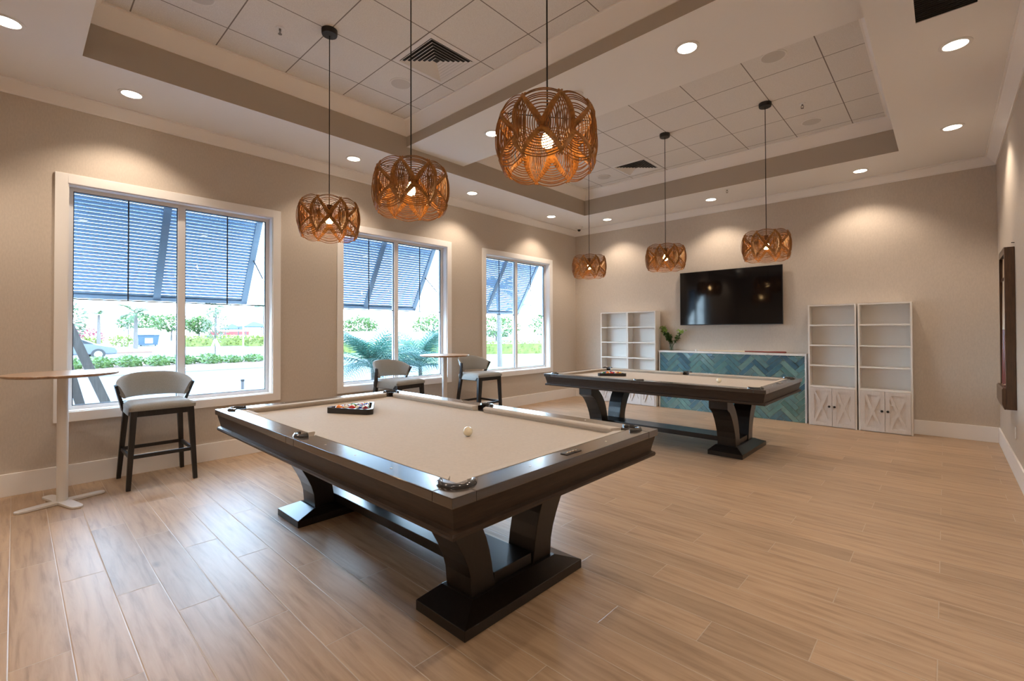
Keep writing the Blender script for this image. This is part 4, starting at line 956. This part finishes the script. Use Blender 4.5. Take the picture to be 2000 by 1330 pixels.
for i, (u, v, hh, rr) in enumerate(((-62, 52, 4.6, 3.8), (-54, 60, 4.4, 4.6), (-46, 67, 5.0, 4.6), (-72, 43, 4.4, 3.0), (-40, 74, 5.2, 4.6))):
    tree((u, v, G), hh, rr, hh * .42, 1500, 0.5, ('pale tree behind the bushy palms, centre of the middle window', 'pale tree above the garden wall, left half of the far window', 'pale tree above the garden wall, right half of the far window', 'small pale tree at the left of the middle window', 'pale tree at the far right edge of the window nearest the TV wall')[i], 60 + i, 0.15, 'shrubleaf')
# stakes of the young tree
for k, lb in enumerate(('left white stake propping the young tree', 'middle white stake propping the young tree', 'right white stake propping the young tree')):
    a = (0.45, -0.55), (0.5, 0.05), (0.3, 0.5)
    tag(MB().bar((-24.7 + a[k][0], 7.87 + a[k][1], G), (-24.66, 7.87, 1.1), 0.09, 0.05).build('tree_stake', MAT['rope']), lb, 'stake', 'stakes propping the young tree')
# timber braces near the window
tag(MB().bar((-1.5, 1.01, G), (-1.62, 0.12, 2.4), 0.04, 0.092, up=(0, 1, 0.3)).build('timber_brace', MAT['lumber'], bevel=0.003), 'near thick timber brace leaning outside the leftmost window', 'timber brace', 'timber braces of the palm')
tag(MB().bar((-2.0, 0.72, G), (-1.80, 0.14, 2.35), 0.04, 0.09, up=(0, 1, 0.3)).build('timber_brace', MAT['lumber'], bevel=0.003), 'farther timber brace leaning behind the first one outside the leftmost window', 'timber brace', 'timber braces of the palm')
# bin
t = thing('rubbish_skip', 'blue lidded rubbish container in front of the white boundary wall', 'dumpster', (-64.6, 11.0, G))
m = MB(); m.prism([(-0.75, 0.12), (0.75, 0.12), (0.9, 1.25), (-0.9, 1.25)], lambda p: (-0.8, p[0] * 1.15, p[1]), lambda p: (0.8, p[0] * 1.15, p[1])); m.build('container', MAT['binblue'], t, bevel=0.02)
box('container_lid', MAT['binblue'], t, (-0.85, -1.1, 1.25, 0.85, 1.1, 1.36), 0.02); box('white_panel', MAT['plastic'], t, (0.8, -0.35, 0.35, 0.815, 0.4, 0.95))
for yy in (-0.7, 0.7): MB().tube([(0.5, yy - .05, 0.08), (0.5, yy + .05, 0.08)], 0.08, 12).build('castor', MAT['tyre'], t)
# shade canopies
def canopy(x, y, w, h, label):
    t = thing('shade_canopy', label, 'canopy', (x, y, G), group='blue shade canopies'); 
    MB().add([(-w, -w, h - .9), (w, -w, h - .9), (w, w, h - .9), (-w, w, h - .9), (0, 0, h)] + [(-w, -w, h - 1.05), (w, -w, h - 1.05), (w, w, h - 1.05), (-w, w, h - 1.05)], [(0, 1, 4), (1, 2, 4), (2, 3, 4), (3, 0, 4), (5, 6, 1, 0), (6, 7, 2, 1), (7, 8, 3, 2), (8, 5, 0, 3)]).build('canopy_roof', MAT['canopy'], t, recalc=False)
    for i in (-1, 1):
        for j in (-1, 1): MB().tube([(i * w * .9, j * w * .9, 0), (i * w * .9, j * w * .9, h - .85)], 0.07, 8).build('post', MAT['bollardm'], t)
canopy(-88, 26.8, 1.6, 3.2, 'smaller blue shade canopy beyond the hedge, left of the other'); canopy(-80, 27.8, 2.0, 3.5, 'larger blue shade canopy beyond the hedge at the right')
tag(MB().box(-93, 24.5, 1.0, -92.5, 31, 1.7).build('red_banner', MAT['redpaint']), 'red band of fencing behind the blue shade canopies', 'banner')
# lamp post, bollard
t = thing('white_post', 'slim white post standing in the drive right of the young tree', 'post', (-26.48, 9.87, G)); MB().tube([(0, 0, 0), (0, 0, 2.2)], 0.035, 10).build('pole', MAT['steelgrey'], t, smooth=60); MB().lathe([(0.06, 2.2), (0.06, 2.24)], 12).build('post_cap', MAT['steelgrey'], t)
t = thing('bollard_light', 'small dark bollard light on the pavement outside the leftmost window', 'bollard', (-8.25, 4.3, G)); MB().lathe([(0.04, 0), (0.04, 0.22)], 14).build('bollard_body', MAT['bollardm'], t, smooth=40); MB().lathe([(0.045, 0.22), (0.05, 0.24), (0.05, 0.27), (0.02, 0.285)], 14).build('bollard_head', MAT['black'], t, smooth=40)
# car: front facing +y
t = thing('parked_car', 'grey car parked across the planted strip, its front end showing', 'car', (-31.2, 1.95, G))
prof = [(2.25, 0.30), (2.30, 0.55), (2.20, 0.74), (1.35, 0.92), (0.45, 1.36), (-1.0, 1.42), (-1.95, 1.05), (-2.25, 0.95), (-2.3, 0.45), (-2.2, 0.30)]
MB().prism(prof, lambda p: (-0.88, p[0], p[1]), lambda p: (0.88, p[0], p[1])).build('car_body', MAT['carpaint'], t, bevel=0.07)
MB().prism([(1.2, 0.93), (0.42, 1.31), (-0.98, 1.36), (-1.7, 1.06)], lambda p: (-0.89, p[0], p[1]), lambda p: (0.89, p[0], p[1])).build('car_windows', MAT['carglass'], t)
for xx in (-0.8, 0.8):
    for yy in (1.42, -1.45):
        MB().tube([(xx - .11, yy, 0.32), (xx + .11, yy, 0.32)], 0.32, 22).build('wheel', MAT['tyre'], t, smooth=40)
        MB().tube([(xx - .115, yy, 0.32), (xx + .115, yy, 0.32)], 0.19, 18).build('hubcap', MAT['hub'], t, smooth=40)
for xx in (-0.65, 0.65): box('headlamp', MAT['hub'], t, (xx - .17, 2.1, 0.62, xx + .17, 2.29, 0.74), 0.02)

# ------------------------------------------------------------------ light, world, camera
wd = bpy.data.worlds.new('sky'); S.world = wd; wd.use_nodes = True; nt = wd.node_tree; bg = nt.nodes['Background']
tc = nt.nodes.new('ShaderNodeTexCoord'); sp = nt.nodes.new('ShaderNodeSeparateXYZ'); nt.links.new(tc.outputs['Generated'], sp.inputs[0])
rp = nt.nodes.new('ShaderNodeValToRGB'); rp.color_ramp.elements[0].position = 0.0; rp.color_ramp.elements[0].color = (0.66, 0.84, 1.0, 1); rp.color_ramp.elements[1].position = 0.75; rp.color_ramp.elements[1].color = (0.42, 0.66, 1.0, 1)
nt.links.new(sp.outputs[2], rp.inputs['Fac']); nt.links.new(rp.outputs['Color'], bg.inputs['Color']); bg.inputs['Strength'].default_value = 14.0
sun = bpy.data.lights.new('sun', 'SUN'); sun.energy = 6.0; sun.angle = R(0.6); sun.color = (1.0, 0.95, 0.86)
so = bpy.data.objects.new('sun', sun); COL.objects.link(so)
sd = Vector((-0.62, -0.30, -0.95)).normalized(); so.rotation_euler = sd.to_track_quat('-Z', 'Y').to_euler(); so.location = (5, 5, 12)

cam = bpy.data.cameras.new('camera'); co = bpy.data.objects.new('camera', cam); COL.objects.link(co); S.camera = co
cam.sensor_width = 36; cam.lens = 907.3 * 36 / 2000; cam.shift_x = 0; cam.shift_y = -26.43 / 2000; cam.clip_start = 0.05; cam.clip_end = 1500
yw, pt, rl = R(43.007), R(0.623), R(-0.169)
fw = Vector((-math.sin(yw) * math.cos(pt), math.cos(yw) * math.cos(pt), math.sin(pt))); rt = Vector((math.cos(yw), math.sin(yw), 0)); up = rt.cross(fw)
rt2 = rt * math.cos(rl) + up * math.sin(rl); up2 = -rt * math.sin(rl) + up * math.cos(rl)
mw = Matrix((rt2, up2, -fw)).transposed().to_4x4(); mw.translation = Vector((5.908, 0, 1.4)); co.matrix_world = mw

vs = S.view_settings; vs.view_transform = 'Standard'; vs.look = 'None'; vs.gamma = 1; vs.use_curve_mapping = False; vs.exposure = 0.83
S.cycles.use_denoising = True
S.cycles.max_bounces = 10; S.cycles.diffuse_bounces = 5; S.cycles.transparent_max_bounces = 16
S.cycles.sample_clamp_indirect = 6.0
